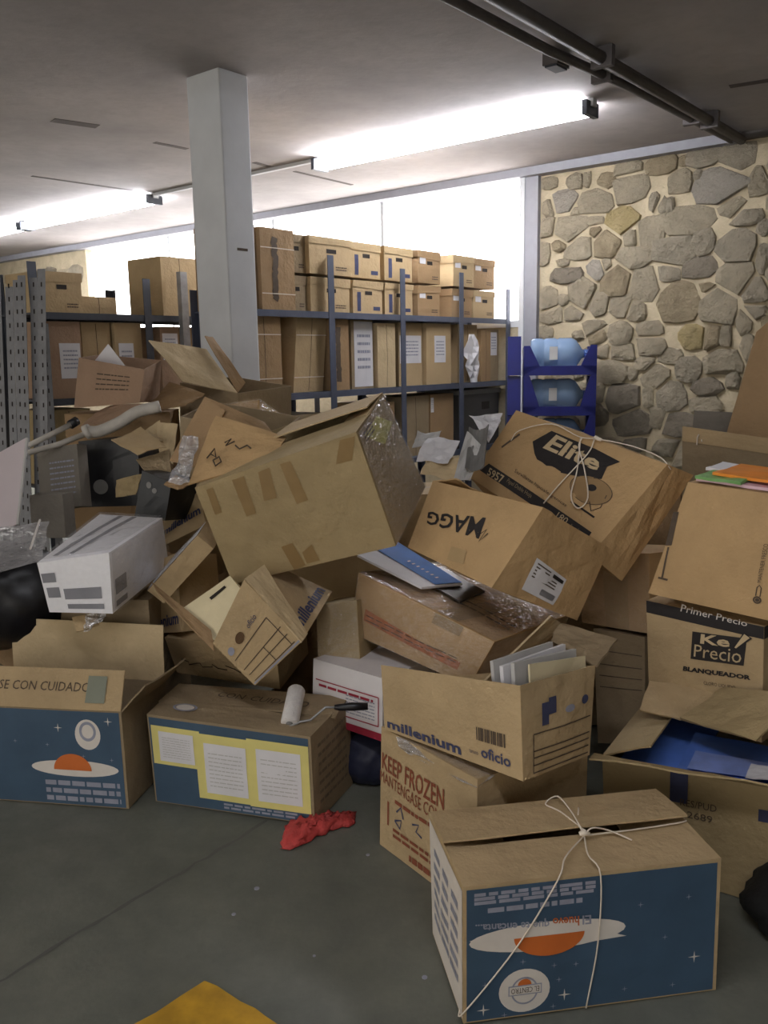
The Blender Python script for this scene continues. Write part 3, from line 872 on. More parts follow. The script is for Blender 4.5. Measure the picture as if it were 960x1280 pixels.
D.rect('f', .55, .68, .75, .82, DARKHOLE, 'handle_hole', .0015, 2)
D.part('lid', shelf_hex(-4.295, 6.29, 6.97, 1.15, .04, .42), [FACES[f] for f in 'frbltd'], GREYP)
D.flush()
# left shelving
GL = 'cartons on the left shelving'
archive('archive box with two dark slots standing on top of the left shelving', -5.27, 3.0, 3.30, 1.812, .25, CB['tan'], GL, seed=3.1)
carton_shelf('low carton on the top of the left shelving, before the bright window', -5.33, 3.32, 3.60, 1.812, .115, CB['tan'], GL, seed=4.2)
carton_shelf('tall carton on the left shelving, against the white column', -5.30, 3.97, 4.30, 1.812, .42, CB['tan'], GL, seed=4.5)
carton_shelf('rosy carton with taped edges and white sheet at the left end of the left shelving', -5.29, 3.03, 3.28, 1.257, .50, CB['pink'], GL, (.34, .26, .95, .72), seed=5.1)
carton_shelf('plain carton behind the leaning box on the left shelving', -5.31, 3.30, 3.52, 1.257, .50, CB['tan'], GL, seed=5.5)
carton_shelf('tan carton with tall white label on the left shelving', -5.29, 3.54, 3.76, 1.257, .50, CB['tan'], GL, (.12, .2, .66, .72), seed=5.9)
carton_shelf('carton with crumpled white wrap on the left shelving by the pale upright', -5.33, 3.95, 4.12, 1.257, .48, CB['pink'], GL, (.1, .5, .9, .9), seed=6.3)
carton_shelf('brown carton with dark frame mark on the left shelving beside the column', -5.33, 4.14, 4.42, 1.257, .48, CB['brown'], GL, seed=6.6)
carton_shelf('dim carton on the lower level at the left end of the left shelving', -5.31, 3.0, 3.32, 0.682, .5, CB['olive'], GL, seed=7.0)
carton_shelf('dark brown carton on the lower level of the left shelving', -5.31, 3.36, 3.66, 0.682, .44, CB['brown'], GL, seed=7.3)

# leaning steel angles at the far left
ANGST = plain('dull_slotted_steel', srgb(128, 128, 130), 0.6, 0.2, var=0.12, scale=20)
ang = [((-2.02, 4.62, 0.0), (-1.955, 4.75, 1.93), GALV), ((-1.97, 4.56, 0.0), (-1.915, 4.72, 1.95), GALV), ((-1.93, 4.60, 0.0), (-1.86, 4.74, 1.94), STEELB), ((-1.86, 4.50, 0.0), (-1.80, 4.70, 1.98), GALV), ((-2.08, 4.66, 0.0), (-2.02, 4.80, 1.90), STEELB), ((-1.80, 4.60, 0.0), (-1.83, 4.76, 1.70), GALV), ((-2.13, 4.66, 0), (-2.09, 4.82, 1.96), GALV)]
for ia, (p, q, m_) in enumerate(ang):
    p, q = np.array(p), np.array(q)
    T = TH('steel_angle', 'slotted steel angle leaning at the far left, %s from the left edge' % {4: 'second', 6: 'first', 0: 'third', 1: 'fourth', 2: 'fifth', 3: 'sixth', 5: 'seventh'}[ia], 'steel angle', p, 'steel angles leaning at the far left')
    t = (q-p)/np.linalg.norm(q-p); x = np.array([1, -.25, 0.0]); x -= t*(x@t); x /= np.linalg.norm(x); y = np.cross(t, x)
    V = []
    prof = [(0, 0), (.046, 0), (.046, .003), (.003, .003), (.003, .046), (0, .046)]
    for e in (p, q):
        for a, b in prof: V.append(e+x*a-y*b*-1)
    Fc = [(i, (i+1) % 6, (i+1) % 6+6, i+6) for i in range(6)]+[(0, 1, 2, 3), (0, 3, 4, 5), (9, 8, 7, 6), (11, 10, 9, 6)]
    T.part('angle', V, Fc, ANGST)
    for k in range(24):
        c = p+t*(0.3+k*0.07)+x*0.024-y*0.0
        T.add('slots|stuff', DARKHOLE, [c-x*.004-t*.012-y*.0012, c+x*.004-t*.012-y*.0012, c+x*.004+t*.012-y*.0012, c-x*.004+t*.012-y*.0012], [(0, 1, 2, 3)])
    T.flush()

_Wroom = W
def W(a, n, z):
    x, y = a+3.6, n-6.6
    t_ = math.radians(-8)
    return np.array([1.52+x*math.cos(t_)-y*math.sin(t_), 7.33+x*math.sin(t_)+y*math.cos(t_), z])
# ---- water jug rack by the window jamb
def jug(label, a0, n_, z, mat):
    T = TH('water_jug', label, 'water jug', W(a0+.22, n_, z-.135), 'water jugs lying in the blue rack')
    prof = [(0, .09), (.0, .115), (.02, .132), (.09, .132), (.10, .126), (.115, .126), (.125, .132), (.20, .132), (.21, .126), (.225, .126), (.235, .132), (.33, .132), (.37, .115), (.40, .075), (.42, .04), (.44, .03)]
    V, Fc = [], []
    sg = 20
    for x, r in prof:
        for k in range(sg):
            an = 2*math.pi*k/sg
            V.append(W(a0+x, n_+r*math.cos(an), z+r*math.sin(an)))
    for i in range(len(prof)-1):
        for k in range(sg):
            a, b = i*sg+k, i*sg+(k+1) % sg
            Fc.append((a, b, b+sg, a+sg))
    Fc.append(tuple(reversed(range(sg))))
    Fc.append(tuple((len(prof)-1)*sg+k for k in range(sg)))
    T.part('bottle', V, Fc, mat, None, True)
    T.part('cap', *tube_vf([W(a0+.435, n_, z), W(a0+.475, n_, z)], .034, 12), plain('blue_cap', srgb(60, 90, 150), .4), None, True)
    T.part('label_band', *rbox((a0+.15, n_-.136, z-.045), (a0+.215, n_-.131, z+.06)), PAPERG)
    return T
RT = TH('jug_rack', 'deep blue stacked plastic rack holding water jugs by the stone wall', 'rack', W(-3.60, 6.55, 0))
nr = 6.60
for tier, z in enumerate((0.0, 0.33, 0.66, 0.99, 1.32)):
    hg = .24 if tier == 4 else .325
    for a in (-3.93, -3.39):
        VV = []
        # cradle side: V-notched plate
        prof = [(-.20, 0), (.20, 0), (.20, hg), (.12, hg), (.05, .12), (-.05, .12), (-.12, hg), (-.20, hg)]
        for aa in (a, a+.045):
            for n_, zz in prof: VV.append(W(aa, nr+n_, z+zz-.01))
        k = 8
        FF = [(i, (i+1) % k, (i+1) % k+k, i+k) for i in range(k)]
        FF += [(0, 1, 4, 5), (1, 2, 3, 4), (0, 5, 6, 7)]
        FF += [(k+5, k+4, k+1, k+0), (k+4, k+3, k+2, k+1), (k+7, k+6, k+5, k+0)]
        RT.part('side_panel', VV, FF, RACKB)
    # front face frame with trapezoid window
    prof = [(-3.93, .34), (-3.885, .34), (-3.81, .17), (-3.46, .17), (-3.39, .34), (-3.345, .34)]
    RT.part('front_rail', *rbox((-3.93, nr-.205, z), (-3.345, nr-.17, z+.075)), RACKB)
    V = [W(a, nr-.205, z+h) for a, h in ((-3.93, .0), (-3.80, .075), (-3.88, hg), (-3.93, hg))]+[W(a, nr-.175, z+h) for a, h in ((-3.93, .0), (-3.80, .075), (-3.88, hg), (-3.93, hg))]
    Q = [(0,1,2,3), (7,6,5,4), (0,4,5,1), (1,5,6,2), (2,6,7,3), (3,7,4,0)]
    RT.part('corner_gusset', V, Q, RACKB)
    V = [W(a, nr-.205, z+h) for a, h in ((-3.345, .0), (-3.345, hg), (-3.395, hg), (-3.47, .075))]+[W(a, nr-.175, z+h) for a, h in ((-3.345, .0), (-3.345, hg), (-3.395, hg), (-3.47, .075))]
    RT.part('corner_gusset', V, Q, RACKB)
    RT.part('floor_panel', *rbox((-3.92, nr-.19, z), (-3.36, nr+.19, z+.02)), RACKB)
for q, (z, lb) in enumerate(((0.165, 'lowest water jug in the blue rack'), (0.495, 'fourth water jug from the top in the blue rack'), (0.825, 'third water jug from the top in the blue rack'), (1.155, 'second water jug from the top in the blue rack, pale band'), (1.49, 'clear blue water jug lying on top of the blue rack'))):
    jug(lb, -3.87, nr, z, JUG)
R2 = TH('jug_rack', 'second blue plastic rack squeezed behind the jug rack at the window jamb', 'rack', W(-3.99, 6.9, 0))
for tier in range(5):
    z = .33*tier
    V = [W(-4.06, nr-.08+n_, z+h) for n_, h in ((0, 0), (.2, 0), (.2, .32), (.11, .2), (0.02, .32))]+[W(-3.95, nr-.08+n_, z+h) for n_, h in ((0, 0), (.2, 0), (.2, .32), (.11, .2), (0.02, .32))]
    R2.part('side_panel', V, [(0, 1, 3), (1, 2, 3), (0, 3, 4), (8, 6, 5), (8, 7, 6), (9, 8, 5), (0, 5, 6, 1), (1, 6, 7, 2), (2, 7, 8, 3), (3, 8, 9, 4), (4, 9, 5, 0)], RACKB)

W = _Wroom

# ================================================================== the heap of cartons
BX = {
 'egg_front': [(0.160, 1.722, 0.006), (0.770, 1.819, 0.002), (0.109, 2.041, 0.002), (0.716, 2.138, 0.002), (0.160, 1.722, 0.344), (0.765, 1.819, 0.341), (0.102, 2.041, 0.344), (0.714, 2.138, 0.345)],
 'egg_yellow': [(-0.804, 2.757, 0.002), (-0.241, 2.575, 0.009), (-0.736, 3.037, 0.002), (-0.128, 2.855, 0.002), (-0.814, 2.757, 0.317), (-0.246, 2.575, 0.309), (-0.769, 3.037, 0.315), (-0.133, 2.855, 0.326)],
 'egg_left': [(-1.475, 2.806, 0.002), (-0.880, 2.701, 0.006), (-1.418, 3.125, 0.002), (-0.822, 3.020, 0.002), (-1.472, 2.806, 0.348), (-0.882, 2.701, 0.355), (-1.415, 3.125, 0.344), (-0.818, 3.020, 0.336)],
 'frozen': [(-0.031, 2.467, 0.002), (0.229, 2.107, 0.002), (0.323, 2.713, 0.002), (0.581, 2.353, 0.002), (-0.019, 2.467, 0.392), (0.233, 2.107, 0.401), (0.328, 2.713, 0.389), (0.582, 2.353, 0.380)],
 'archive_front': [(-0.009, 2.432, 0.399), (0.341, 2.034, 0.432), (0.214, 2.629, 0.359), (0.557, 2.231, 0.404), (-0.017, 2.463, 0.590), (0.336, 2.065, 0.675), (0.215, 2.660, 0.586), (0.574, 2.262, 0.653)],
 'wrapped': [(-0.127, 3.027, 0.507), (0.264, 2.633, 0.450), (0.190, 3.370, 0.470), (0.599, 2.977, 0.381), (-0.094, 3.015, 0.734), (0.343, 2.622, 0.601), (0.232, 3.359, 0.685), (0.654, 2.965, 0.581)],
 'magg': [(0.080, 2.913, 0.848), (0.317, 2.493, 0.814), (0.346, 3.098, 0.676), (0.617, 2.678, 0.650), (0.170, 2.966, 1.067), (0.475, 2.546, 1.042), (0.447, 3.151, 0.901), (0.728, 2.731, 0.875)],
 'elite': [(0.443, 3.457, 0.905), (0.788, 2.789, 0.748), (0.663, 3.508, 1.210), (1.029, 2.839, 1.093), (0.341, 3.377, 1.021), (0.662, 2.708, 0.857), (0.529, 3.427, 1.280), (0.914, 2.759, 1.141)],
 'big': [(-0.539, 2.963, 0.715), (0.037, 2.781, 0.883), (-0.424, 3.388, 0.830), (0.156, 3.206, 1.014), (-0.639, 2.900, 1.066), (-0.082, 2.718, 1.262), (-0.554, 3.325, 1.185), (0.003, 3.143, 1.366)],
 'ke_precio': [(0.849, 2.637, 0.351), (1.086, 2.349, 0.375), (1.077, 2.831, 0.370), (1.317, 2.542, 0.387), (0.824, 2.634, 0.726), (1.070, 2.345, 0.727), (1.054, 2.827, 0.738), (1.298, 2.539, 0.744)],
 'thermo': [(0.810, 2.573, 0.766), (1.130, 2.265, 0.750), (1.063, 2.787, 0.707), (1.360, 2.480, 0.693), (0.929, 2.608, 1.105), (1.160, 2.301, 1.097), (1.149, 2.823, 1.049), (1.403, 2.515, 1.038)],
 'open_right': [(0.648, 2.371, 0.003), (1.048, 2.115, 0.004), (0.891, 2.763, 0.004), (1.293, 2.507, 0.002), (0.630, 2.371, 0.327), (1.045, 2.115, 0.356), (0.894, 2.763, 0.356), (1.295, 2.507, 0.351)],
 'form': [(-0.435, 2.698, 0.439), (-0.272, 2.673, 0.597), (-0.361, 3.087, 0.453), (-0.195, 3.062, 0.654), (-0.570, 2.718, 0.579), (-0.453, 2.693, 0.800), (-0.550, 3.107, 0.594), (-0.430, 3.082, 0.766)],
 'lowflat': [(-0.829, 3.253, 0.282), (-0.404, 3.094, 0.267), (-0.748, 3.492, 0.333), (-0.315, 3.333, 0.323), (-0.861, 3.221, 0.437), (-0.409, 3.062, 0.435), (-0.768, 3.460, 0.491), (-0.323, 3.301, 0.487)],
 'left_arch': [(-0.953, 3.305, 0.425), (-0.783, 3.172, 0.475), (-0.833, 3.457, 0.382), (-0.655, 3.325, 0.442), (-0.999, 3.399, 0.669), (-0.803, 3.267, 0.764), (-0.873, 3.552, 0.639), (-0.683, 3.419, 0.721)],
 'upleft_arch': [(-0.972, 3.638, 0.702), (-0.745, 3.548, 0.817), (-0.760, 3.862, 0.523), (-0.543, 3.773, 0.647), (-0.974, 3.761, 0.797), (-0.794, 3.672, 0.942), (-0.776, 3.986, 0.635), (-0.581, 3.896, 0.774)],
 'dark_mid': [(-0.247, 2.983, 0.399), (-0.094, 2.925, 0.418), (-0.173, 3.167, 0.369), (-0.019, 3.108, 0.387), (-0.251, 3.024, 0.612), (-0.102, 2.965, 0.647), (-0.180, 3.207, 0.588), (-0.029, 3.149, 0.614)],
 'under_elite': [(0.745, 3.148, 0.492), (0.919, 2.887, 0.531), (1.031, 3.344, 0.467), (1.209, 3.083, 0.509), (0.731, 3.189, 0.758), (0.920, 2.928, 0.808), (1.021, 3.385, 0.739), (1.206, 3.124, 0.785)],
 'dark_arch': [(0.776, 2.987, 0.079), (0.901, 2.828, 0.146), (1.024, 3.210, 0.048), (1.160, 3.051, 0.096), (0.766, 3.063, 0.495), (0.908, 2.904, 0.512), (1.018, 3.286, 0.447), (1.161, 3.127, 0.472)],
 'whitered': [(-0.271, 2.926, 0.225), (-0.019, 2.723, 0.223), (-0.081, 3.158, 0.209), (0.170, 2.955, 0.208), (-0.260, 2.935, 0.444), (-0.014, 2.732, 0.443), (-0.071, 3.167, 0.429), (0.176, 2.964, 0.428)],
 'foam': [(-1.189, 2.947, 0.628), (-0.950, 2.899, 0.633), (-1.112, 3.394, 0.687), (-0.859, 3.346, 0.690), (-1.207, 2.922, 0.813), (-0.939, 2.874, 0.856), (-1.125, 3.369, 0.902), (-0.867, 3.321, 0.891)],
 'brown_up': [(-1.502, 4.239, 1.275), (-1.178, 4.229, 1.295), (-1.483, 4.541, 1.302), (-1.160, 4.531, 1.286), (-1.455, 4.227, 1.516), (-1.140, 4.217, 1.454), (-1.450, 4.529, 1.530), (-1.132, 4.519, 1.497)],
 'flapbox': [(-1.111, 4.741, 1.086), (-0.743, 4.476, 1.041), (-0.872, 5.062, 1.106), (-0.507, 4.797, 1.060), (-1.088, 4.711, 1.377), (-0.736, 4.446, 1.324), (-0.852, 5.032, 1.397), (-0.495, 4.767, 1.346)],
 'hand': [(-0.883, 3.703, 0.917), (-0.463, 3.633, 0.852), (-0.815, 4.058, 0.970), (-0.402, 3.988, 0.907), (-0.849, 3.648, 1.263), (-0.441, 3.578, 1.182), (-0.778, 4.003, 1.306), (-0.370, 3.933, 1.235)],
 'filmbox': [(-0.800, 4.146, 1.060), (-0.590, 4.050, 1.083), (-0.675, 4.403, 0.937), (-0.467, 4.307, 0.956), (-0.769, 4.239, 1.278), (-0.587, 4.143, 1.303), (-0.651, 4.496, 1.155), (-0.454, 4.400, 1.168)],
 'backright': [(1.240, 3.531, 0.752), (1.601, 3.348, 0.708), (1.392, 3.876, 0.763), (1.766, 3.693, 0.738), (1.218, 3.505, 1.139), (1.570, 3.322, 1.089), (1.381, 3.850, 1.139), (1.755, 3.667, 1.123)],
 'grey_panel': [(-1.538, 3.824, 0.836), (-1.335, 3.765, 0.870), (-1.518, 3.890, 0.827), (-1.313, 3.831, 0.857), (-1.555, 3.873, 1.113), (-1.352, 3.814, 1.140), (-1.537, 3.939, 1.104), (-1.332, 3.880, 1.131)],
 'grey_low': [(-1.519, 3.651, 0.753), (-1.355, 3.601, 0.761), (-1.499, 3.718, 0.748), (-1.333, 3.668, 0.754), (-1.518, 3.660, 0.936), (-1.357, 3.610, 0.947), (-1.500, 3.727, 0.938), (-1.336, 3.677, 0.946)],
 'black_dev': [(-1.412, 4.002, 0.824), (-1.135, 3.979, 0.831), (-1.387, 4.300, 0.800), (-1.108, 4.278, 0.808), (-1.419, 4.026, 1.132), (-1.136, 4.004, 1.150), (-1.394, 4.325, 1.113), (-1.113, 4.302, 1.126)],
 'black_glossy': [(-1.047, 3.563, 0.849), (-0.904, 3.504, 0.846), (-0.976, 3.748, 0.835), (-0.831, 3.689, 0.819), (-1.002, 3.567, 1.048), (-0.869, 3.508, 1.003), (-0.935, 3.752, 1.027), (-0.795, 3.693, 0.991)],
}
for k in (6, 7): BX['thermo'][k] = BX['thermo'][k][:2]+(BX['thermo'][k][2]+.058,)
BX['archive_front'][6] = (.215, 2.66, .475)

def stars(H, face, pts, sz, mat):
    for u, v in pts:
        du, dv = H.dims(face)
        q = []
        for k in range(8):
            r = sz if k % 2 == 0 else sz*.17
            q.append(H.pt(face, u+r/du*math.cos(k*math.pi/4), v+r/dv*math.sin(k*math.pi/4), .0018))
        H.add('star_print', mat, [H.pt(face, u, v, .0018)]+q, [(0, 1+k, 1+(k+1) % 8) for k in range(8)])

# ---- egg carton in front, print upside down, tied with twine
H = Hex('egg_carton', 'blue printed egg carton tied with white twine, nearest on the floor, print upside down', 'carton', BX['egg_front'], CB['tan'], True, bulge=.003, seed=.4, group='blue printed egg cartons')
H.flap('l', .16, 98, 0, .02); H.flap('r', .16, 98, 0, .02)
H.flap('b', .168, 82, 3, 0, seed=2.2, warp=.003); H.flap('f', .156, 89, 3, 0, seed=1.1, warp=.003)
H.rect('f', .012, .012, .985, .985, EGGBLUE, 'blue_panel', .001, 8)
H.rect('l', .02, .02, .98, .97, PRWHITE, 'white_panel', .001, 6)
for q in range(6):
    for p in range(3):
        H.lines('l', .14+.26*p+.01*q, .2+.11*q, .36+.26*p, .27+.11*q, 1, PRGREY, 'lettering', .002, seed=q*3+p, fill=.8)
def fuv(x, y): return (x, y)
H.quad('f', ((0.021, 0.616), (0.306, 0.489), (0.625, 0.522), (0.335, 0.697)), PRWHITE, 'fried_egg_print', .0016, 6)
ew = [(0.021, 0.616), (0.321, 0.593), (0.637, 0.567)]
H.ell('f', ew[1][0], ew[1][1], .30, .105, PRWHITE, 'fried_egg_print', .0018)
yk = (0.324, 0.568)
H.ell('f', yk[0], yk[1]+.03, .135, .15, YOLK, 'yolk_print', .0024, a0=180, a1=360)
bd = (0.231, 0.199)
H.ell('f', bd[0], bd[1], .098, .165, PRWHITE, 'badge_print', .0018)
H.ell('f', bd[0], bd[1]+.0, .052, .105, PRGREY, 'badge_ring', .0024, inner=.88)
H.rect('f', bd[0]-.062, bd[1]-.03, bd[0]+.066, bd[1]+.045, PRGREY, 'badge_band', .0028, 2)
H.rect('f', bd[0]-.058, bd[1]-.022, bd[0]+.062, bd[1]+.037, PRWHITE, 'badge_band', .0032, 2)
H.trect('f', 'EL CENTRO', bd[0]-.052, bd[1]-.012, bd[0]+.056, bd[1]+.028, INKSOFT, True, off=.0038)
H.ell('f', bd[0], bd[1]+.045, .026, .045, YOLK, 'yolk_print', .003, a0=0, a1=180)
H.lines('f', .04, .865, .50, .955, 3, PRGREY, 'lettering', .002, seed=4, fill=.8)
H.lines('f', .09, .795, .45, .845, 1, PRGREY, 'lettering', .002, seed=6, fill=.7)
H.text('f', 'El', ((0.484, 0.710), (0.450, 0.712), (0.450, 0.646), (0.485, 0.644)), PRGREY, bold=.02)
H.text('f', 'huevo', ((0.437, 0.715), (0.335, 0.720), (0.336, 0.661), (0.438, 0.643)), ORINK, bold=.02)
H.text('f', 'que te encanta...', ((0.323, 0.723), (0.044, 0.752), (0.044, 0.687), (0.323, 0.652)), PRGREY, bold=.02)
stars(H, 'f', [(0.075, 0.087), (0.386, 0.128), (0.903, 0.289)], .016, PRWHITE)
stars(H, 'f', [(0.224, 0.419), (0.344, 0.365), (0.428, 0.356), (0.364, 0.250), (0.081, 0.274), (0.343, 0.047), (0.155, 0.029), (0.624, 0.110), (0.818, 0.092), (0.679, 0.738), (0.871, 0.756), (0.779, 0.473)], .008, PRGREY)
H.flush()
EF = H
# its twine
tw = TH('twine', 'white twine with a bow tied round the nearest egg carton', 'string', (0.44, 1.9, .34))
kn = np.array((0.467, 1.901, 0.343))+np.array([0, 0, .016])
def tie(T, pts, r=.0019, name='strand'):
    T.part(name, *tube_vf(spline(pts, 5), r, 6), TWINE, None, True)
up = np.array([0, -.004, .008])
tie(tw, [kn, EF.pt('t', .41, .13, .02), EF.pt('f', .35, 1.0, .008), EF.pt('f', .2, .55, .006), EF.pt('f', 0, .10, .006), EF.pt('l', .96, .08, .006)])
tie(tw, [kn, EF.pt('t', .50, .13, .02), EF.pt('f', .515, 1.0, .008), EF.pt('f', .51, .5, .006), EF.pt('f', .47, .01, .006)])
tie(tw, [kn, np.array((0.593, 1.940, 0.343))+up, np.array((0.728, 1.972, 0.343))+up, EF.pt('r', .6, .98, .004)])
tie(tw, [kn, kn+np.array([-.01, .02, .02]), np.array((0.456, 2.010, 0.344))+up*3, np.array((0.438, 2.085, 0.344))+up*3, np.array((0.402, 2.058, 0.344))+up*2, np.array((0.433, 2.018, 0.344))+up*2, kn+np.array([0, .01, .01])], 0.002, 'bow_loop')
tie(tw, [kn, kn+np.array([.02, .0, .02]), np.array((0.535, 1.927, 0.343))+up*2, np.array((0.579, 1.895, 0.343))+up], 0.002, 'bow_tail')
tie(tw, [kn, np.array((0.469, 1.979, 0.344))+up*2, np.array((0.482, 2.036, 0.344))+up*2], 0.002, 'bow_tail')
V, Fc = tube_vf([kn+np.array([-.012, 0, .004]), kn+np.array([0, 0, .008]), kn+np.array([.012, 0, .004])], [.005, .009, .005], 8)
tw.part('knot', V, Fc, TWINE, None, True)

# ---- egg carton with yellow sheets
H = Hex('egg_carton', 'closed blue egg carton with yellow-bordered sheets taped on, paint roller on top', 'carton', BX['egg_yellow'], CB['dull'], True, bulge=.004, seed=1.4, group='blue printed egg cartons')
H.flap('l', .15, 96, 0, .02); H.flap('r', .15, 96, 0, .02)
H.flap('b', .150, 90, 3, 0, seed=2.7, warp=.006); H.flap('f', .142, 87, 6, .02, seed=.7, warp=.008)
H.rect('f', .01, .01, .985, .985, EGGBLUE, 'blue_panel', .001, 8)
for i, (u0, v0, u1, v1) in enumerate(((.02, .46, .33, .90), (.30, .13, .66, .88), (.62, .12, .985, .90))):
    H.rect('f', u0, v0, u1, v1, YELLOWP, 'yellow_border', .002+.0006*i, 6)
    w, h = u1-u0, v1-v0
    H.rect('f', u0+w*.15, v0+h*.10, u1-w*.13, v1-h*.13, PAPER, 'taped_sheet', .0036+.0004*i, 4)
    H.lines('f', u0+w*.22, v0+h*.2, u1-w*.2, v1-h*.24, 9, PAPERG, 'lettering', .0046, seed=i, fill=.25)
H.lines('f', .45, .03, .9, .11, 2, PRGREY, 'lettering', .002, seed=9, fill=.6)
H.lines('r', .14, .15, .85, .9, 7, INKFADE, 'lettering', .0016, seed=3, fill=.35)
H.ell('t', .19, .25, .075, .10, PRGREY, 'badge_print', .011, inner=.80)
H.ell('t', .19, .25, .055, .075, PRWHITE, 'badge_print', .011)
H.text('t', 'CUIDADO', ((.50, .62), (.84, .60), (.84, .74), (.50, .76)), INKSOFT, off=.009)
H.text('t', 'CON', ((.30, .64), (.46, .625), (.46, .765), (.30, .78)), INKSOFT, off=.009)
H.flush()
EY = H
# ---- egg carton at the left edge, flaps open
H = Hex('egg_carton', 'open blue egg carton with raised flaps at the left edge of the floor', 'carton', BX['egg_left'], CB['dull'], True, bulge=.003, seed=2.4, group='blue printed egg cartons')
H.flap('f', .135, 26, 4, .03, CB['tan'], 1.0, .004)
Gf = H.last
H.flap('b', .21, 2, -6, 0, CB['light'], 2.0, .005); H.flap('r', .13, -38, -10, .04, CB['dull'], 3.0, .006); H.flap('l', .13, -60, -5, .04, CB['dull'], 3.4, .006)
H.rect('f', .01, .01, .985, .985, EGGBLUE, 'blue_panel', .001, 8)
H.trect('f', 'x', 0, 0, .001, .001, INKSOFT) if False else None
H.ell('f', 0.790, 0.751, .076, .155, PRWHITE, 'badge_print', .0018)
H.ell('f', 0.791, 0.784, .05, .10, PRGREY, 'badge_print', .0024, inner=.7)
H.ell('f', 0.694, 0.394, .265, .085, PRWHITE, 'fried_egg_print', .0018)
H.ell('f', 0.683, 0.376, .115, .17, YOLK, 'yolk_print', .0024, a0=0, a1=180)
H.lines('f', 0.507, 0.025, 0.959, 0.272, 3, PRGREY, 'lettering', .002, seed=5, fill=.6)
stars(H, 'f', [(0.613, 0.810), (0.917, 0.893)], .016, PRWHITE)
stars(H, 'f', [(0.539, 0.629), (0.922, 0.500), (0.342, 0.652), (0.754, 0.525)], .008, PRGREY)
# lettering and tape on the raised flap
def on_grid(H_, G, N, string, x0, x1, y0, y1, mat, name='lettering', off=.004):
    T, Fc = textmesh(string)
    ny, nx = G.shape[0]-1, G.shape[1]-1
    V = []
    for x, y in T:
        u, v = x0+(x1-x0)*x, y0+(y1-y0)*y
        i, j = min(int(u*nx), nx-1), min(int(v*ny), ny-1)
        a, b = u*nx-i, v*ny-j
        g = G[j, i]*(1-a)*(1-b)+G[j, i+1]*a*(1-b)+G[j+1, i+1]*a*b+G[j+1, i]*(1-a)*b
        V.append(g+N[j, i]*off)
    H_.add(name, mat, V, Fc)
on_grid(H, *Gf, 'MANEJESE CON CUIDADO', -.0, .80, .36, .66, INKSOFT)
G_, N_ = Gf
V = [G_[j, i]+N_[j, i]*.0035 for j in (1, 3, 5) for i in (5,)]
q = [G_[1, 5]*.8+G_[1, 4]*.2, G_[1, 6]*.2+G_[1, 5]*.8, G_[5, 6]*.25+G_[5, 5]*.75, G_[5, 5]*.75+G_[5, 4]*.25]
q = [G_[1, 5]*.7+G_[1, 4]*.3, G_[1, 5]*.6+G_[1, 6]*.4, G_[5, 5]*.6+G_[5, 6]*.4, G_[5, 5]*.7+G_[5, 4]*.3]
H.add('tape', TAPEG, [p+N_[3, 5]*.006 for p in q], [(0, 1, 2, 3)])
H.flush()

# ---- frozen goods carton
H = Hex('carton', 'keep frozen carton with red lettering and torn plastic lip, under the open archive box', 'carton', BX['frozen'], CB['tan'], bulge=.004, seed=3.1)
k_ = 'frozen'
H.text('f', 'KEEP FROZEN', ((.02, .665), (.70, .635), (.70, .80), (.02, .80)), REDINK, bold=.015)
H.text('f', 'MANTENGASE CONGELADO', ((-.0, .555), (.96, .50), (.96, .61), (.0, .645)), REDINK)
H.lines('f', .18, .43, .62, .49, 1, REDINK, 'lettering', .002, seed=2)
H.line('f', [(.10, .22), (.10, .42)], .008, REDINK, 'lettering')
H.line('f', [(.2, .38), (.25, .44), (.28, .36)], .006, BLUEINK, 'handwriting'); H.line('f', [(.38, .37), (.45, .40), (.42, .33), (.48, .31)], .006, BLUEINK, 'handwriting')
H.line('f', [(.18, .30), (.26, .34), (.24, .26), (.18, .30)], .006, BLUEINK, 'handwriting')
H.lines('f', .16, .14, .74, .24, 2, REDINK, 'lettering', .002, seed=12)
H.lines('f', .34, .03, .68, .10, 1, REDINK, 'lettering', .002, seed=14, fill=.7)
H.film(FILM, .004, 't', .006)
H.part('plastic_lip', *sheet_vf((0.017, 2.384, 0.394), (0.062, 2.349, 0.355), (0.232, 2.108, 0.379), (0.281, 2.129, 0.399), .002, .012, 0, 1.1, 12), FILMW)
H.flush()
# ---- open archive box in front with papers
H = Hex('archive_box', 'open archive box full of papers resting on the keep frozen carton', 'archive box', BX['archive_front'], CB['tan'], True, bulge=.006, seed=4.2)
H.text('f', 'millenium', ((.03, .05), (.60, .04), (.60, .19), (.03, .19)), BLUEINK, bold=.03)
H.text('f', 'oficio', ((.74, .11), (.93, .10), (.93, .23), (.74, .24)), BLUEINK, bold=.02)
H.text('f', 'tamano', ((.66, .12), (.72, .12), (.72, .16), (.66, .16)), BLUEINK)
for q in range(14): H.rect('f', .715+.0135*q, .30, .715+.0135*q+.007+.003*(q % 3), .45, INKSOFT, 'barcode', .0018, 1)
H.rect('r', .25, .52, .34, .76, BLUEINK, 'logo_print', .0018, 2); H.rect('r', .34, .62, .44, .80, BLUEINK, 'logo_print', .0018, 2)
H.ell('r', .63, .62, .07, .04, PRGREY, 'printing'); H.ell('r', .86, .66, .05, .05, BLUEINK, 'printing')
for v in (.45, .27, .20, .12, .04): H.line('r', [(.14, v+.005), (.96, v+.005)], .0035, INKSOFT, 'form_lines')
H.line('r', [(.14, .04), (.14, .45)], .0035, INKSOFT, 'form_lines')
H.part('flap', *sheet_vf((0.280, 2.400, 0.554), (0.338, 2.500, 0.514), (0.568, 2.660, 0.642), (0.511, 2.580, 0.697), .006, .003), CB['light'])
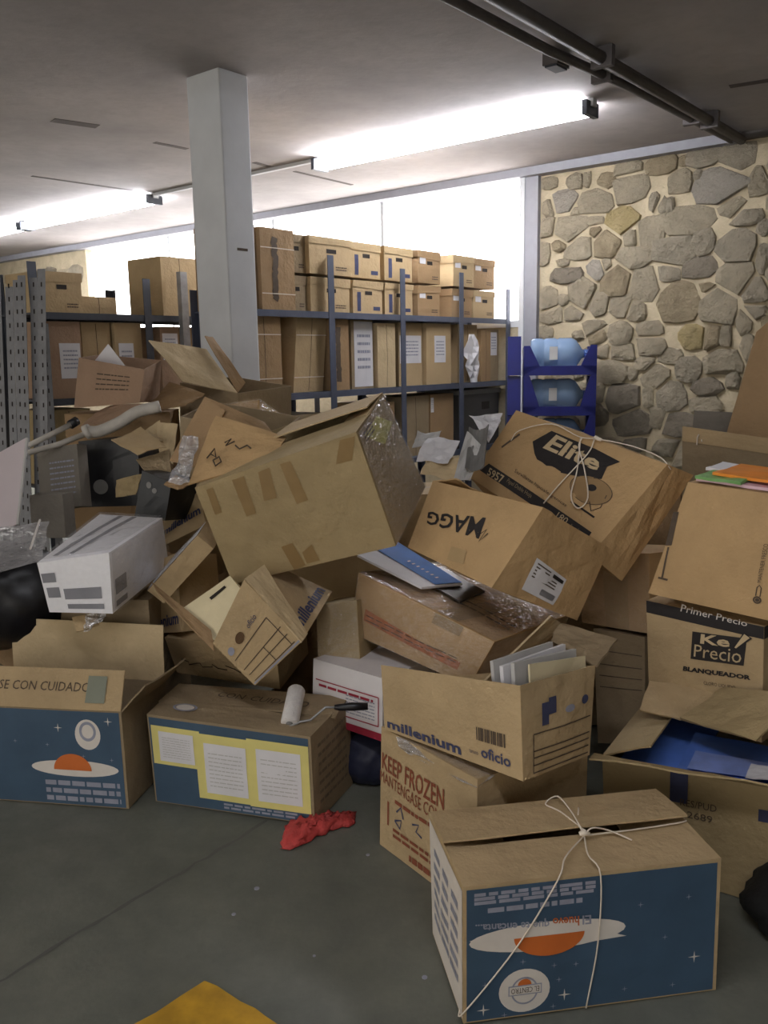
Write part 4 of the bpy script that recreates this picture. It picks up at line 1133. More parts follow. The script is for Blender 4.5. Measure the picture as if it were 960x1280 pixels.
H.part('flap', *sheet_vf((0.508, 2.560, 0.626), (0.591, 2.320, 0.625), (0.686, 2.450, 0.660), (0.555, 2.620, 0.660), .006, .01, 0, 1.2), CB['dull'])
H.flush()
AF = H
def inside_sheet(name, label, cat, H_, u0, u1, w0, w1, zt, mat, group=None, th=.004, tilt=0.0, zb=.15, warp=.004, seed=0.0):
    """upright sheet standing inside an open carton: along u at depth w (0 front .. 1 back)"""
    def P(u, w, z):
        a = H_.C[0]*(1-u)*(1-w)+H_.C[1]*u*(1-w)+H_.C[2]*(1-u)*w+H_.C[3]*u*w
        b = H_.C[4]*(1-u)*(1-w)+H_.C[5]*u*(1-w)+H_.C[6]*(1-u)*w+H_.C[7]*u*w
        return a*(1-z)+b*z
    c = (P(u0, w0, zb), P(u1, w1, zb), P(u1, w1+tilt, zt), P(u0, w0+tilt, zt))
    T = TH(name, label, cat, c[0], group)
    T.part('sheet', *sheet_vf(*c, th, warp, 0, seed), mat)
    return T
for q, (w, zt, u0, u1, m_, lb) in enumerate(((.05, 1.10, .62, .66, PAPERG, 'grey edge folder at the left of the papers in the open archive box'),
    (.10, 1.16, .70, .74, PAPER, 'front white paper bundle in the open archive box'),
    (.2, 1.2, .78, .80, PAPER, 'second white paper bundle in the open archive box'))):
    pass
GP = 'papers in the open archive box'
def fan(H_, u, w0, w1, zt0, zt1, mat, lb, du=0.0, th=.006, zb=.2):
    def P(u_, w, z):
        a = H_.C[0]*(1-u_)*(1-w)+H_.C[1]*u_*(1-w)+H_.C[2]*(1-u_)*w+H_.C[3]*u_*w
        b = H_.C[4]*(1-u_)*(1-w)+H_.C[5]*u_*(1-w)+H_.C[6]*(1-u_)*w+H_.C[7]*u_*w
        return a*(1-z)+b*z
    c = (P(u, w0, zb), P(u, w1, zb), P(u+du, w1, zt1), P(u+du, w0, zt0))
    T = TH('paper_folder', lb, 'paper', c[0], GP)
    T.part('sheet', *sheet_vf(*c, th, .003, 0, u*7), mat)
fan(H, .965, .22, .97, 1.17, 1.12, CREAM, 'cream folder standing frontmost in the open archive box', -.02)
fan(H, .91, .12, .95, 1.20, 1.22, PAPERG, 'grey paper bundle standing behind the cream folder', -.02, .012)
fan(H, .86, .10, .93, 1.16, 1.30, PAPER, 'white paper bundle standing in the middle of the open archive box', -.03, .012)
fan(H, .80, .14, .92, 1.20, 1.36, PAPERG, 'tall grey paper bundle standing rearmost in the open archive box', -.05, .012)

# ---- film wrapped carton
H = Hex('carton', 'film wrapped carton with worn orange strip, a blue magazine lying on it', 'carton', BX['wrapped'], CB['kraft'], bulge=.012, amp=.006, seed=5.3)
H.quad('f', ((.10, .30), (.88, .20), (.88, .36), (.10, .50)), ORWORN, 'worn_strip', .0012, 8)
H.lines('f', .12, .30, .85, .46, 2, INKSOFT, 'lettering', .003, seed=4, fill=.2)
H.rect('f', .60, .80, .80, .99, TAPE, 'tape', .0016, 3)
H.quad('t', ((.60, .02), (.74, .02), (.80, .50), (.66, .50)), TAPE, 'tape', .002, 4)
H.lines('t', .55, .25, .95, .40, 2, INKSOFT, 'lettering', .002, seed=8, fill=.3)
H.film(FILM, .005, 'fltr', .01)
H.flush()
WR = H
mg = TH('magazine', 'magazine with a blue and white cover lying on the film wrapped carton', 'magazine', (0.101, 3.150, 0.700))
c4 = [np.array(p)+np.array([0, -.005, .032]) for p in ((0.125, 2.898, 0.675), (0.278, 3.016, 0.654), (0.052, 3.410, 0.725), (-0.101, 3.115, 0.743))]
mg.part('pages', *sheet_vf(*c4, .008, .0, 0, .3), PAPER)
up = np.array([0, 0, .0065])
def lerp4(c, u, v): return c[0]*(1-u)*(1-v)+c[1]*u*(1-v)+c[2]*u*v+c[3]*(1-u)*v
mg.part('blue_cover', *sheet_vf(lerp4(c4, .36, .02)+up, lerp4(c4, .995, .01)+up, lerp4(c4, .99, .98)+up, lerp4(c4, .42, .98)+up, .001, .0, 0, .3), BLUEP)
V = []
for q in range(7): mg.add('cover_text', PRWHITE, [lerp4(c4, a, b)+up*1.25+np.array([0, 0, .004]) for a, b in ((.55, .12+.07*q), (.62, .12+.07*q), (.62, .14+.07*q), (.55, .14+.07*q))], [(0, 1, 2, 3)])
mg.flush()
bk = TH('magazine', 'dark covered magazine peeking out beside the blue magazine', 'magazine', (0.266, 2.977, 0.653))
bk.part('pages', *sheet_vf(*[np.array(p)+np.array([0, 0, .022]) for p in ((0.255, 2.858, 0.644), (0.358, 3.006, 0.637), (0.216, 3.209, 0.680), (0.084, 3.074, 0.698))], .006, .002, 0, .8), plain('dark_cover', srgb(64, 58, 54), .35))

# ---- bleached kraft carton with upside-down lettering
H = Hex('carton', 'warm kraft carton with upside-down black lettering and white address label', 'carton', BX['magg'], CB['kraft'], bulge=.008, amp=.008, seed=6.1)
H.text('f', 'MAGG', ((0.634, 0.721), (0.087, 0.577), (0.112, 0.408), (0.673, 0.446)), INK, bold=.02)
H.line('f', [(0.635, 0.461), (0.694, 0.585), (0.684, 0.420), (0.725, 0.546)], .006, INKSOFT, 'logo_print')
H.quad('f', ((0.483, 0.076), (0.654, 0.103), (0.634, 0.265), (0.467, 0.246)), TAPEC, 'tape', .002, 3)
lq = [(0.268, 0.107), (0.658, 0.067), (0.663, 0.412), (0.223, 0.498)]
H.quad('r', lq, PAPER, 'address_label', .002, 4)
def sub(q, u0, v0, u1, v1):
    q = [np.array(p) for p in q]
    f = lambda u, v: tuple(q[0]*(1-u)*(1-v)+q[1]*u*(1-v)+q[2]*u*v+q[3]*(1-u)*v)
    return (f(u0, v0), f(u1, v0), f(u1, v1), f(u0, v1))
H.quad('r', sub(lq, .6, .78, .95, .9), INK, 'label_print', .003, 1)
for q in range(5): H.quad('r', sub(lq, .08, .86-.1*q, .5 if q < 2 else .8, .90-.1*q), INKSOFT, 'label_print', .003, 1)
for q in range(12): H.quad('r', sub(lq, .5+.035*q, .1, .52+.035*q, .3), INK, 'label_print', .003, 1)
H.flap('f', .13, 88, 20, .1, CB['kraft'], 1.7, .012, shift=.02)
H.flap('l', .12, 70, 10, .1, CB['kraft'], .7, .012)
H.flush()
# ---- paper goods carton lying tilted
H = Hex('carton', 'crumpled carton with black oval brand panel and twine, tilted against the kraft carton', 'carton', BX['elite'], CB['kraft'], bulge=.008, amp=.012, seed=7.7)
e_ = 'elite'
bp_ = [(0.251, 0.716), (0.350, 0.555), (0.475, 0.520), (0.639, 0.565), (0.770, 0.644), (0.751, 0.771), (0.789, 0.866), (0.621, 0.896), (0.458, 0.900), (0.310, 0.912)]
bp_ = [p[:2] for p in spline([tuple(p)+(0,) for p in bp_[:5]], 3)]+bp_[5:]
ctr = np.mean(np.array(bp_), 0)
V = [H.pt('t', ctr[0], ctr[1], .0016)]; Fc = []
R1 = 3
for k in range(1, R1+1):
    for p in bp_:
        q = ctr+(np.array(p)-ctr)*k/R1
        V.append(H.pt('t', q[0], q[1], .0016))
m_ = len(bp_)
for i in range(m_): Fc.append((0, 1+i, 1+(i+1) % m_))
for k in range(R1-1):
    for i in range(m_):
        a, b = 1+k*m_+i, 1+k*m_+(i+1) % m_
        Fc.append((a, a+m_, b+m_, b))
H.add('brand_panel', INK, V, Fc)
H.text('t', 'Elite', ((0.343, 0.688), (0.723, 0.692), (0.701, 0.838), (0.355, 0.889)), CB['light'], bold=.03)
H.quad('t', ((0.035, 0.140), (0.926, 0.078), (0.922, 0.173), (0.070, 0.264)), INK, 'black_band', .0016, 8)
H.text('t', '5957', ((0.107, 0.135), (0.249, 0.130), (0.232, 0.226), (0.094, 0.228)), CB['light'], off=.003, bold=.02)
H.text('t', 'Papel Doble Hoja', ((0.270, 0.161), (0.486, 0.148), (0.479, 0.203), (0.268, 0.225)), CB['dull'], off=.003)
H.text('t', '180', ((0.694, 0.118), (0.770, 0.107), (0.772, 0.174), (0.692, 0.183)), CB['light'], off=.003)
H.text('t', 'hojas', ((0.806, 0.094), (0.897, 0.093), (0.893, 0.144), (0.802, 0.147)), CB['dull'], off=.003)
H.text('t', 'Servilletas hipoalergenicas', ((0.272, 0.305), (0.701, 0.249), (0.700, 0.287), (0.269, 0.357)), INKSOFT, off=.002)
oc = (0.760, 0.503)
H.ell('t', oc[0], oc[1], .125, .13, plain('grey_brown_print', srgb(150, 122, 84), .8), 'bowl_print', .0016)
H.ell('t', oc[0], oc[1], .128, .133, INKSOFT, 'bowl_outline', .002, inner=.96)
oi = (0.758, 0.530)
H.ell('t', oi[0], oi[1], .026, .034, INK, 'bowl_print', .0022)
H.line('t', [(0.666, 0.334), (0.882, 0.298)], .006, INK, 'bowl_outline')
H.line('t', [(0.799, 0.406), (0.843, 0.335), (0.875, 0.401), (0.853, 0.527)], .004, INKSOFT, 'bowl_outline')
H.line('t', [(0.081, 0.505), (0.132, 0.740)], .012, INKSOFT, 'worn_mark')
H.rect('r', .0, .0, 1., .9, TAPEC, 'tape', .0016, 5) if False else None
H.flush()
EL = H
tw = TH('twine', 'white twine with a hanging loop across the crumpled brand carton', 'string', (0.739, 3.045, 1.189))
OFFT = np.array([-.004, -.012, .010])
tp_ = lambda *p: np.array(p)+OFFT
tie(tw, [EL.pt('t', .12, .62, .008), tp_(*(0.530, 3.331, 1.199)), tp_(*(0.633, 3.231, 1.230)), tp_(*(0.705, 3.094, 1.194)), tp_(*(0.758, 3.022, 1.191)), tp_(*(0.839, 2.901, 1.178)), tp_(*(0.900, 2.791, 1.152)), EL.pt('r', .97, .85, .008)])
tie(tw, [tp_(*(0.708, 3.084, 1.189)), tp_(*(0.679, 2.995, 1.089)), tp_(*(0.646, 2.936, 1.008)), tp_(*(0.657, 2.875, 0.974)), tp_(*(0.690, 2.877, 1.009)), tp_(*(0.699, 2.973, 1.092)), tp_(*(0.698, 3.061, 1.160)), tp_(*(0.713, 3.081, 1.192))], 0.0026, 'hanging_loop')
tie(tw, [tp_(*(0.745, 3.034, 1.188)), tp_(*(0.718, 3.012, 1.142)), tp_(*(0.621, 3.007, 1.037)), tp_(*(0.564, 2.998, 0.971))], .0025)
tw.part('knot', *tube_vf([tp_(*(0.749, 3.039, 1.195)), tp_(*(0.764, 3.012, 1.189))], [.008, .006], 8), TWINE, None, True)

# ---- big taped carton
H = Hex('carton', 'large taped carton with open top and film wrapped end, in the middle of the heap', 'carton', BX['big'], CB['olive'], True, bulge=.006, amp=.004, seed=8.2)
for (a, b, c, d) in ((((0.064, 0.961)), ((0.107, 0.963)), ((0.106, 0.714)), ((0.059, 0.713))),
                     (((0.234, 0.969)), ((0.310, 0.968)), ((0.305, 0.620)), ((0.241, 0.610))),
                     (((0.400, 0.960)), ((0.472, 0.968)), ((0.455, 0.697)), ((0.376, 0.703))),
                     (((0.536, 0.965)), ((0.599, 0.962)), ((0.622, 0.595)), ((0.552, 0.590))),
                     (((0.902, 0.992)), ((0.988, 0.982)), ((0.928, 0.805)), ((0.837, 0.815))),
                     (((0.372, 0.246)), ((0.444, 0.256)), ((0.469, 0.021)), ((0.395, 0.000))),
                     (((0.478, 0.146)), ((0.548, 0.197)), ((0.560, 0.034)), ((0.481, 0.032)))):
    H.quad('f', (d, c, b, a), TAPE, 'tape', .0016, 4)
H.flap('f', .20, 90, 2, .0, CB['olive'], .5, .003); H.flap('b', .23, 84, 0, .0, CB['tan'], 1.5, .003, u1=.62)
H.flap('r', .12, 100, 0, .02, CB['tan'], .2); H.flap('l', .12, 100, 0, .02, CB['tan'], .2)
H.quad('r', ((0.141, 0.921), (0.472, 0.701), (0.907, 0.738), (0.591, 0.928)), YELLOWL, 'yellow_label', .002, 4)
H.lines('r', .12, .86, .40, .96, 3, INKSOFT, 'label_print', .003, seed=3)
H.film(FILM, .006, 'r', .012)
H.flush()

# ---- bleach carton and the carton standing on it
H = Hex('carton', 'bleach carton with black brand logo and black top band at the right', 'carton', BX['ke_precio'], CB['tan'], bulge=.002, amp=.002, seed=9.2)
H.rect('f', 0, .895, 1, 1.0, INK, 'black_band', .001, 6)
H.rect('r', 0, .895, 1, 1.0, INK, 'black_band', .001, 6)
H.text('f', 'Primer Precio', ((0.315, 0.973), (0.870, 0.972), (0.875, 1.021), (0.330, 1.038)), PRWHITE)
H.quad('f', ((0.403, 0.581), (0.849, 0.631), (0.871, 0.870), (0.419, 0.823)), INK, 'logo_panel', .0014, 5)
H.text('f', 'Ke', ((0.488, 0.735), (0.737, 0.761), (0.737, 0.851), (0.496, 0.820)), CB['light'], 'lettering', .0026, .03)
H.text('f', 'Precio', ((0.432, 0.609), (0.829, 0.647), (0.834, 0.772), (0.440, 0.716)), CB['light'], 'lettering', .0026, .0)
H.quad('f', ((0.770, 0.763), (0.789, 0.754), (0.915, 0.881), (0.845, 0.918)), INK, 'logo_stroke', .003, 2)
H.quad('f', ((0.776, 0.771), (0.789, 0.768), (0.896, 0.883), (0.852, 0.906)), CB['light'], 'logo_stroke', .0038, 2)
H.text('f', 'BLANQUEADOR', ((0.330, 0.450), (0.908, 0.516), (0.907, 0.564), (0.338, 0.501)), INK, 'lettering', .002, .05)
H.text('f', 'CLORO LIQUIDO', ((0.515, 0.376), (0.786, 0.406), (0.786, 0.441), (0.515, 0.411)), INKSOFT, 'lettering', .002)
H.flush()
H = Hex('carton', 'plain carton with thermometer mark leaning back on the bleach carton', 'carton', BX['thermo'], CB['kraft'], bulge=.006, amp=.004, seed=10.1)
tb = (0.728, 0.143)
H.ell('f', tb[0], tb[1], .028, .030, INKSOFT, 'thermometer_print', .002, inner=.6); H.ell('f', tb[0], tb[1], .014, .015, INKSOFT, 'thermometer_print', .002)
H.line('f', [(tb[0]-.014, tb[1]+.03), (tb[0]-.014, tb[1]+.10), (tb[0], tb[1]+.12), (tb[0]+.014, tb[1]+.10), (tb[0]+.014, tb[1]+.03)], .003, INKSOFT, 'thermometer_print')
H.quad('f', ((0.002, 0.432), (0.050, 0.443), (0.015, 0.736), (-0.030, 0.728)), INKSOFT, 'arrow_print', .0016, 2)
H.line('f', [(0.030, 0.424), (0.060, 0.158)], .006, INKSOFT, 'arrow_print')
H.line('f', [(0.032, 0.151), (0.105, 0.148)], .006, INKSOFT, 'arrow_print')
H.text('f', 'MANTENER FRESCO', (((0.734, 0.289)), ((0.744, 0.604)), ((0.711, 0.597)), ((0.709, 0.282))), INKSOFT)
H.flush()
TMO = H
# packets lying on it
for q, (u0, v0, u1, v1, dz, m_, lb) in enumerate(((.05, .05, .95, .55, .008, PINKPK, 'pale pink packet lying on the plain carton'), (.06, .0, .45, .4, .018, GREENP, 'green packet under the orange packet on the plain carton'),
      (.16, .12, 1.1, .75, .028, ORANGEP, 'orange packet lying on top of the plain carton at the right edge'), (-.05, .5, .60, .9, .022, PAPER, 'white flat packet lying behind the orange packet'))):
    T = TH('packet', lb, 'packet', H.pt('t', (u0+u1)/2, (v0+v1)/2, dz), 'flat packets on the plain carton')
    T.part('pouch', *sheet_vf(H.pt('t', u0, v0, dz), H.pt('t', u1, v0, dz), H.pt('t', u1, v1, dz+.004), H.pt('t', u0, v1, dz+.004), .009, .003, 0, q*1.7), m_)
# open carton at the lower right
H = Hex('carton', 'open carton holding blue brochures at the lower right, dark side to the front', 'carton', BX['open_right'], CB['olive'], True, bulge=.006, amp=.004, seed=11.3)
H.text('f', 'RES/PUD', ((.46, .70), (.66, .70), (.66, .76), (.46, .76)), INKSOFT); H.text('f', '2689', ((.50, .60), (.64, .60), (.64, .66), (.50, .66)), INKSOFT)
H.rect('f', .40, .72, .50, .98, BLUEINK, 'tape', .0016, 2); H.rect('f', .88, .70, .98, .80, BLUEINK, 'tape', .0016, 2)
H.flap('f', .13, -52, -20, .0, CB['olive'], .6, .012); H.flap('l', .15, 62, 10, .05, CB['olive'], 1.2, .006)
H.part('flap', *sheet_vf((0.840, 2.620, 0.463), (0.782, 2.520, 0.407), (0.871, 2.420, 0.418), (1.021, 2.460, 0.494), .006, .006, 0, .8), CB['tan'])
H.flap('r', .16, -8, -10, .05, CB['olive'], 3.0, .01)
H.part('flap', *sheet_vf((0.864, 2.400, 0.432), (0.992, 2.180, 0.462), (1.135, 2.180, 0.582), (1.005, 2.440, 0.508), .006, .008, 0, 1.8), CB['olive'])
H.flush()
OR = H
def inner(H_, u, w, z):
    a = H_.C[0]*(1-u)*(1-w)+H_.C[1]*u*(1-w)+H_.C[2]*(1-u)*w+H_.C[3]*u*w
    b = H_.C[4]*(1-u)*(1-w)+H_.C[5]*u*(1-w)+H_.C[6]*(1-u)*w+H_.C[7]*u*w
    return a*(1-z)+b*z
def lay(name, lb, cat, H_, q, z, mat, th=.006, group=None, seed=0.0, warp=.004):
    T = TH(name, lb, cat, inner(H_, q[0][0], q[0][1], z), group)
    T.part('cover', *sheet_vf(*[inner(H_, a, b, z+(c if len(p) > 2 else 0)) for p in q for a, b, c in [tuple(p)+((0,) if len(p) == 2 else ())]], th, warp, 0, seed), mat)
    return T
GB = 'brochures in the open carton'
lay('paper_stack', 'stack of papers filling the open carton under the brochures', 'paper', H, ((.05, .05), (.95, .05), (.95, .95), (.05, .95)), .72, PAPERG, .06, GB)
t_ = lay('brochure', 'dark blue brochure lying at the left in the open carton', 'brochure', H, ((.06, .05), (.50, .05), (.50, .85), (.06, .85)), .90, BLUED, .006, GB, .2)
t_ = lay('brochure', 'light blue brochure with pale bubbles lying at the front of the open carton', 'brochure', H, ((.42, .02), (.97, .04), (.95, .62), (.40, .6)), .96, BLUED, .006, GB, .5)
c4 = [inner(H, a, b, .985) for a, b in ((.48, .05), (.93, .08), (.92, .32), (.47, .3))]
t_.part('cover_picture', *sheet_vf(*[c+np.array([0, 0, .004]) for c in c4], .001, .002, 0, .5), plain('pale_blue_picture', srgb(130, 150, 210), .35, var=.2, scale=14))
lay('brochure', 'white leaflet with dark print at the right of the open carton', 'brochure', H, ((.80, .02), (1.02, .03), (1.0, .22), (.80, .2)), 1.03, PAPER, .003, GB, .9)
lay('paper', 'small white slip on the brochures at the back of the open carton', 'paper', H, ((.48, .70), (.62, .70), (.62, .80), (.48, .80)), .99, PAPER, .002, GB, .9)

# ---- cartons at the left of the heap
H = Hex('archive_box', 'open archive box tipped on its side with printed form and cream folders inside', 'archive box', BX['form'], CB['tan'], True, bulge=.003, amp=.002, seed=12.2)
for v, u0, u1 in ((.52, .06, .86), (.31, .06, .92), (.19, .06, .92), (.06, .06, .92)): H.line('f', [(u0, v), (u1, v)], .003, INKSOFT, 'form_lines')
H.line('f', [(.86, .06), (.86, .52)], .003, INKSOFT, 'form_lines'); H.line('f', [(.52, .06), (.52, .31)], .003, INKSOFT, 'form_lines')
H.text('f', 'oficio', ((.56, .62), (.76, .62), (.76, .70), (.56, .70)), BLUEINK); H.ell('f', .36, .66, .09, .07, plain('brown_stain', srgb(92, 68, 42), .9), 'stain'); H.ell('f', .12, .66, .06, .06, PRGREY, 'stain')
H.text('r', 'millenium', ((.12, .08), (.95, .08), (.95, .26), (.12, .26)), BLUEINK, bold=.03)
H.line('f', [(.02, .03), (.98, .03)], .006, PRGREY, 'worn_edge')
H.part('flap', *sheet_vf((-0.566, 2.720, 0.550), (-0.801, 2.950, 0.688), (-0.840, 3.020, 0.711), (-0.590, 2.800, 0.598), .005, .003), CB['brown'])
H.part('flap', *sheet_vf((-0.454, 2.700, 0.800), (-0.273, 2.670, 0.594), (-0.259, 2.720, 0.607), (-0.400, 2.780, 0.827), .005, .004), CB['light'])
H.flush()
for q, (dy, lb) in enumerate(((0, 'cream folder with a slot, uppermost in the tipped archive box'), (.04, 'cream folder just below the slotted one in the tipped archive box'))):
    T = TH('paper_folder', lb, 'folder', (-0.595, 2.900, 0.661), 'folders in the tipped archive box')
    off = np.array([0, dy*1.1, -dy*.8])
    c = [np.array(p)+off for p in ((-0.701, 2.920, 0.640), (-0.570, 2.800, 0.564), (-0.465, 2.800, 0.724), (-0.533, 2.920, 0.749))]
    T.part('sheet', *sheet_vf(*c, .024, .001), CREAM)
    if q == 0:
        f = lambda u, v: c[0]*(1-u)*(1-v)+c[1]*u*(1-v)+c[2]*u*v+c[3]*(1-u)*v+np.array([-.003, -.012, .010])
        T.part('slot', *sheet_vf(f(.20, .45), f(.28, .45), f(.28, .8), f(.20, .8), .002, 0), DARKHOLE)
H = Hex('shallow_carton', 'shallow carton lid edged with white film, standing on edge by the tipped archive box', 'carton', obox((-0.743, 3.140, 0.757), (.29, .17, .075), (10, -46, -8)), CB['tan'], bulge=.002, seed=2.9)
H.rect('t', 0, .0, 1, .9, PAPER, 'film_edge', .002, 4)
H.film(FILM, .004, 't', .008)
H.flush()
H = Hex('archive_box', 'archive box with blue print along its foot, left of the tipped archive box', 'archive box', BX['left_arch'], CB['tan'], bulge=.004, seed=13.1)
H.text('f', 'millenium', ((.12, .06), (.95, .10), (.95, .26), (.12, .22)), BLUEINK, bold=.03); H.flush()
H = Hex('archive_box', 'archive box with blue print tilted above the white foam, left of the large taped carton', 'archive box', BX['upleft_arch'], CB['tan'], bulge=.004, seed=13.7)
H.text('f', 'millenium', ((.08, .36), (.95, .36), (.95, .62), (.08, .62)), BLUEINK, bold=.03); H.flush()
H = Hex('carton', 'low carton with handwriting squeezed behind the open egg carton', 'carton', BX['lowflat'], CB['tan'], bulge=.008, amp=.006, seed=14.0)
H.line('f', [(.1+.045*k+.03*math.sin(k*2.3), .38+.07*math.sin(k*1.9+1)) for k in range(14)], .005, INKSOFT, 'handwriting'); H.flush()
H = Hex('carton', 'dim carton wedged between the tipped archive box and the film wrapped carton', 'carton', BX['dark_mid'], CB['olive'], bulge=.004, seed=14.8); H.film(FILM, .004, 'f', .006); H.flush()
H = Hex('carton', 'taped carton under the crumpled brand carton', 'carton', BX['under_elite'], CB['kraft'], bulge=.005, seed=15.5)
H.rect('f', .38, .0, .72, 1.0, TAPEC, 'tape', .0016, 5); H.film(FILM, .004, 'f', .008); H.flush()
H = Hex('archive_box', 'dim archive box with form lines behind the paper filled archive box', 'archive box', BX['dark_arch'], CB['dull'], bulge=.004, seed=16.1)
for v in (.82, .70, .60, .5): H.line('f', [(.1, v), (.95, v)], .003, INKSOFT, 'form_lines')
H.flush()
H = Hex('printer_carton', 'white carton with red printed frame behind the paint roller', 'carton', BX['whitered'], WHITEPL, bulge=.003, seed=17.0)
H.rect('f', .0, .0, 1.0, .12, REDPR, 'red_band', .0012, 4)
for a, b in (((.05, .22), (.95, .22)), ((.95, .22), (.95, .68)), ((.95, .68), (.05, .68))): H.line('f', [a, b], .004, REDPR, 'red_frame')
H.lines('f', .5, .28, .9, .60, 6, PRGREY, 'lettering', .002, seed=3, fill=.3); H.lines('f', .1, .56, .88, .64, 1, REDPR, 'lettering', .002, seed=5, fill=.5); H.flush()
# white moulded foam
H = Hex('foam_block', 'white moulded foam packing block under clear plastic at the left', 'foam block', BX['foam'], FOAM, bulge=.002, amp=.002, seed=18.0)
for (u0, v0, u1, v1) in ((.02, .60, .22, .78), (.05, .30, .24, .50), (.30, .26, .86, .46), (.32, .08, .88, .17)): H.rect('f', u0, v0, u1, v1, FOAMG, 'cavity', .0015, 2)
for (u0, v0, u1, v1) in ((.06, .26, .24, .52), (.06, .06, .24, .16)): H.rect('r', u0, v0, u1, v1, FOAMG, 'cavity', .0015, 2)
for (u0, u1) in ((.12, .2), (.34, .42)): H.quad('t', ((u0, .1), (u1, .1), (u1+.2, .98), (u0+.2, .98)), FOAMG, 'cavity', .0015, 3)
H.film(FILM, .01, 'tr', .02)
H.flush()
# upper left cartons
H = Hex('carton', 'brown carton tilted on the heap before the left shelving, white paper inside', 'carton', BX['brown_up'], CB['pink'], True, bulge=.004, seed=19.0)
H.lines('f', .3, .35, .8, .8, 4, INKSOFT, 'lettering', .0015, seed=2, fill=.25)
H.flush()
T = TH('paper', 'white sheet poking up like a triangle from the tilted brown carton', 'paper', inner(H, .4, .4, .5))
V = np.array([inner(H, .1, .4, .9), inner(H, .62, .35, .9), inner(H, .3, .4, 1.34)]); V = np.concatenate([V, V+np.array([0, .002, 0])])
T.part('sheet', V, [(0, 1, 2), (5, 4, 3), (0, 3, 4, 1), (1, 4, 5, 2), (2, 5, 3, 0)], PAPER)
H = Hex('carton', 'open carton with wide raised flaps leaning before the white column', 'carton', BX['flapbox'], CB['dull'], True, bulge=.004, seed=19.6)
H.flush()
H.part('flap', *sheet_vf((-1.185, 4.500, 1.600), (-1.008, 4.420, 1.389), (-0.748, 4.520, 1.320), (-0.938, 4.720, 1.549), .005, .006, 0, 1.0), CB['light'])
H.part('flap', *sheet_vf((-0.943, 4.720, 1.620), (-0.745, 4.500, 1.325), (-0.709, 4.550, 1.376), (-0.912, 4.780, 1.613), .005, .004, 0, 2.0), CB['brown'])
H = Hex('carton', 'open carton with handwriting on its light flap, left of the large taped carton', 'carton', BX['hand'], CB['dull'], True, bulge=.005, seed=20.3)
H.flush()
fl_ = H.part('flap', *sheet_vf((-0.669, 2.930, 1.077), (-0.361, 2.900, 1.158), (-0.342, 3.040, 1.225), (-0.606, 3.160, 1.295), .006, .010, 0, 1.5, 8), CB['kraft'])
fl_['label'] = 'light flap with handwriting'
def q4(c, u, v): return np.array(c[0])*(1-u)*(1-v)+np.array(c[1])*u*(1-v)+np.array(c[2])*u*v+np.array(c[3])*(1-u)*v
c4 = ((-0.669, 2.930, 1.077), (-0.361, 2.900, 1.158), (-0.342, 3.040, 1.225), (-0.606, 3.160, 1.295))
for q, pts in enumerate((((.15, .3), (.2, .45), (.26, .3), (.18, .36)), ((.3, .55), (.36, .62), (.33, .5), (.42, .58)), ((.45, .5), (.52, .42), (.6, .5), (.66, .42)), ((.24, .25), (.3, .3), (.35, .2), (.3, .14), (.24, .25)))):
    H.part('handwriting', *tube_vf([q4(c4, u, v)+np.array([-.004, -.012, .014]) for u, v in pts], .003, 5), INKSOFT, fl_)
H.part('flap', *sheet_vf((-0.775, 3.120, 1.138), (-0.682, 3.100, 1.116), (-0.577, 3.200, 1.309), (-0.659, 3.240, 1.361), .006, .004, 0, 2.5), CB['brown'])
H.part('flap', *sheet_vf((-0.659, 3.240, 1.361), (-0.638, 3.200, 1.263), (-0.364, 3.100, 1.191), (-0.440, 3.220, 1.264), .006, .004, 0, 2.9), CB['brown'])
H.part('plastic_wrap', *sheet_vf((-0.745, 2.980, 1.076), (-0.659, 2.920, 1.084), (-0.656, 3.050, 1.233), (-0.723, 3.120, 1.227), .001, .02, 0, 3.3, 10), FILMW)
H = Hex('carton', 'film wrapped carton poking up behind the handwritten flap', 'carton', BX['filmbox'], CB['kraft'], bulge=.004, seed=21.0)
H.film(FILM, .008, 'frt', .02); H.flush()
H = Hex('carton', 'open carton with a tall raised flap at the right edge, before the stone wall', 'carton', BX['backright'], CB['dull'], True, bulge=.004, seed=22.0)
H.flap('f', .06, 4, 0, .0, CB['tan'], .4, .003); H.flap('b', .10, 4, 0, .02, CB['grey'], .8, .003)
H.flush()
H.part('flap', *sheet_vf((1.433, 3.620, 1.121), (1.733, 3.500, 1.053), (1.733, 3.600, 1.741), (1.587, 3.720, 1.572), .006, .006, 0, 1.1), CB['brown'])
H.part('string_tie', *tube_vf(spline([(1.261, 3.460, 1.127), (1.263, 3.460, 1.159), (1.290, 3.500, 1.171), (1.280, 3.460, 1.140)]), .003, 6), TWINE)

# ---- junk at the left
H = Hex('carton', 'grey faded carton among the dark junk at the left', 'carton', BX['grey_panel'], CB['grey'], bulge=.004, seed=23.0)
H.lines('f', .3, .2, .9, .8, 7, PRGREY, 'printing', .0015, seed=4, fill=.3); H.flush()
H = Hex('carton', 'small grey carton low among the dark junk at the left', 'carton', BX['grey_low'], CB['grey'], bulge=.004, seed=23.5); H.flush()
H = Hex('computer_case', 'black computer case with a round grey badge at the left', 'computer case', BX['black_dev'], BLACKP, bulge=.01, seed=24.0)
H.ell('f', .34, .30, .13, .11, GREYP, 'badge', .002); H.quad('f', ((.1, .62), (.9, .85), (.9, .9), (.1, .68)), GREYP, 'trim_line', .002, 3) if False else None
H.quad('f', ((.05, .55), (.95, .78), (.95, .83), (.05, .58)), BLACKG, 'trim_line', .003, 3)
H.flush()
H = Hex('black_box', 'glossy black box with small grey dots left of the large taped carton', 'box', BX['black_glossy'], BLACKG, bulge=.006, seed=24.4)
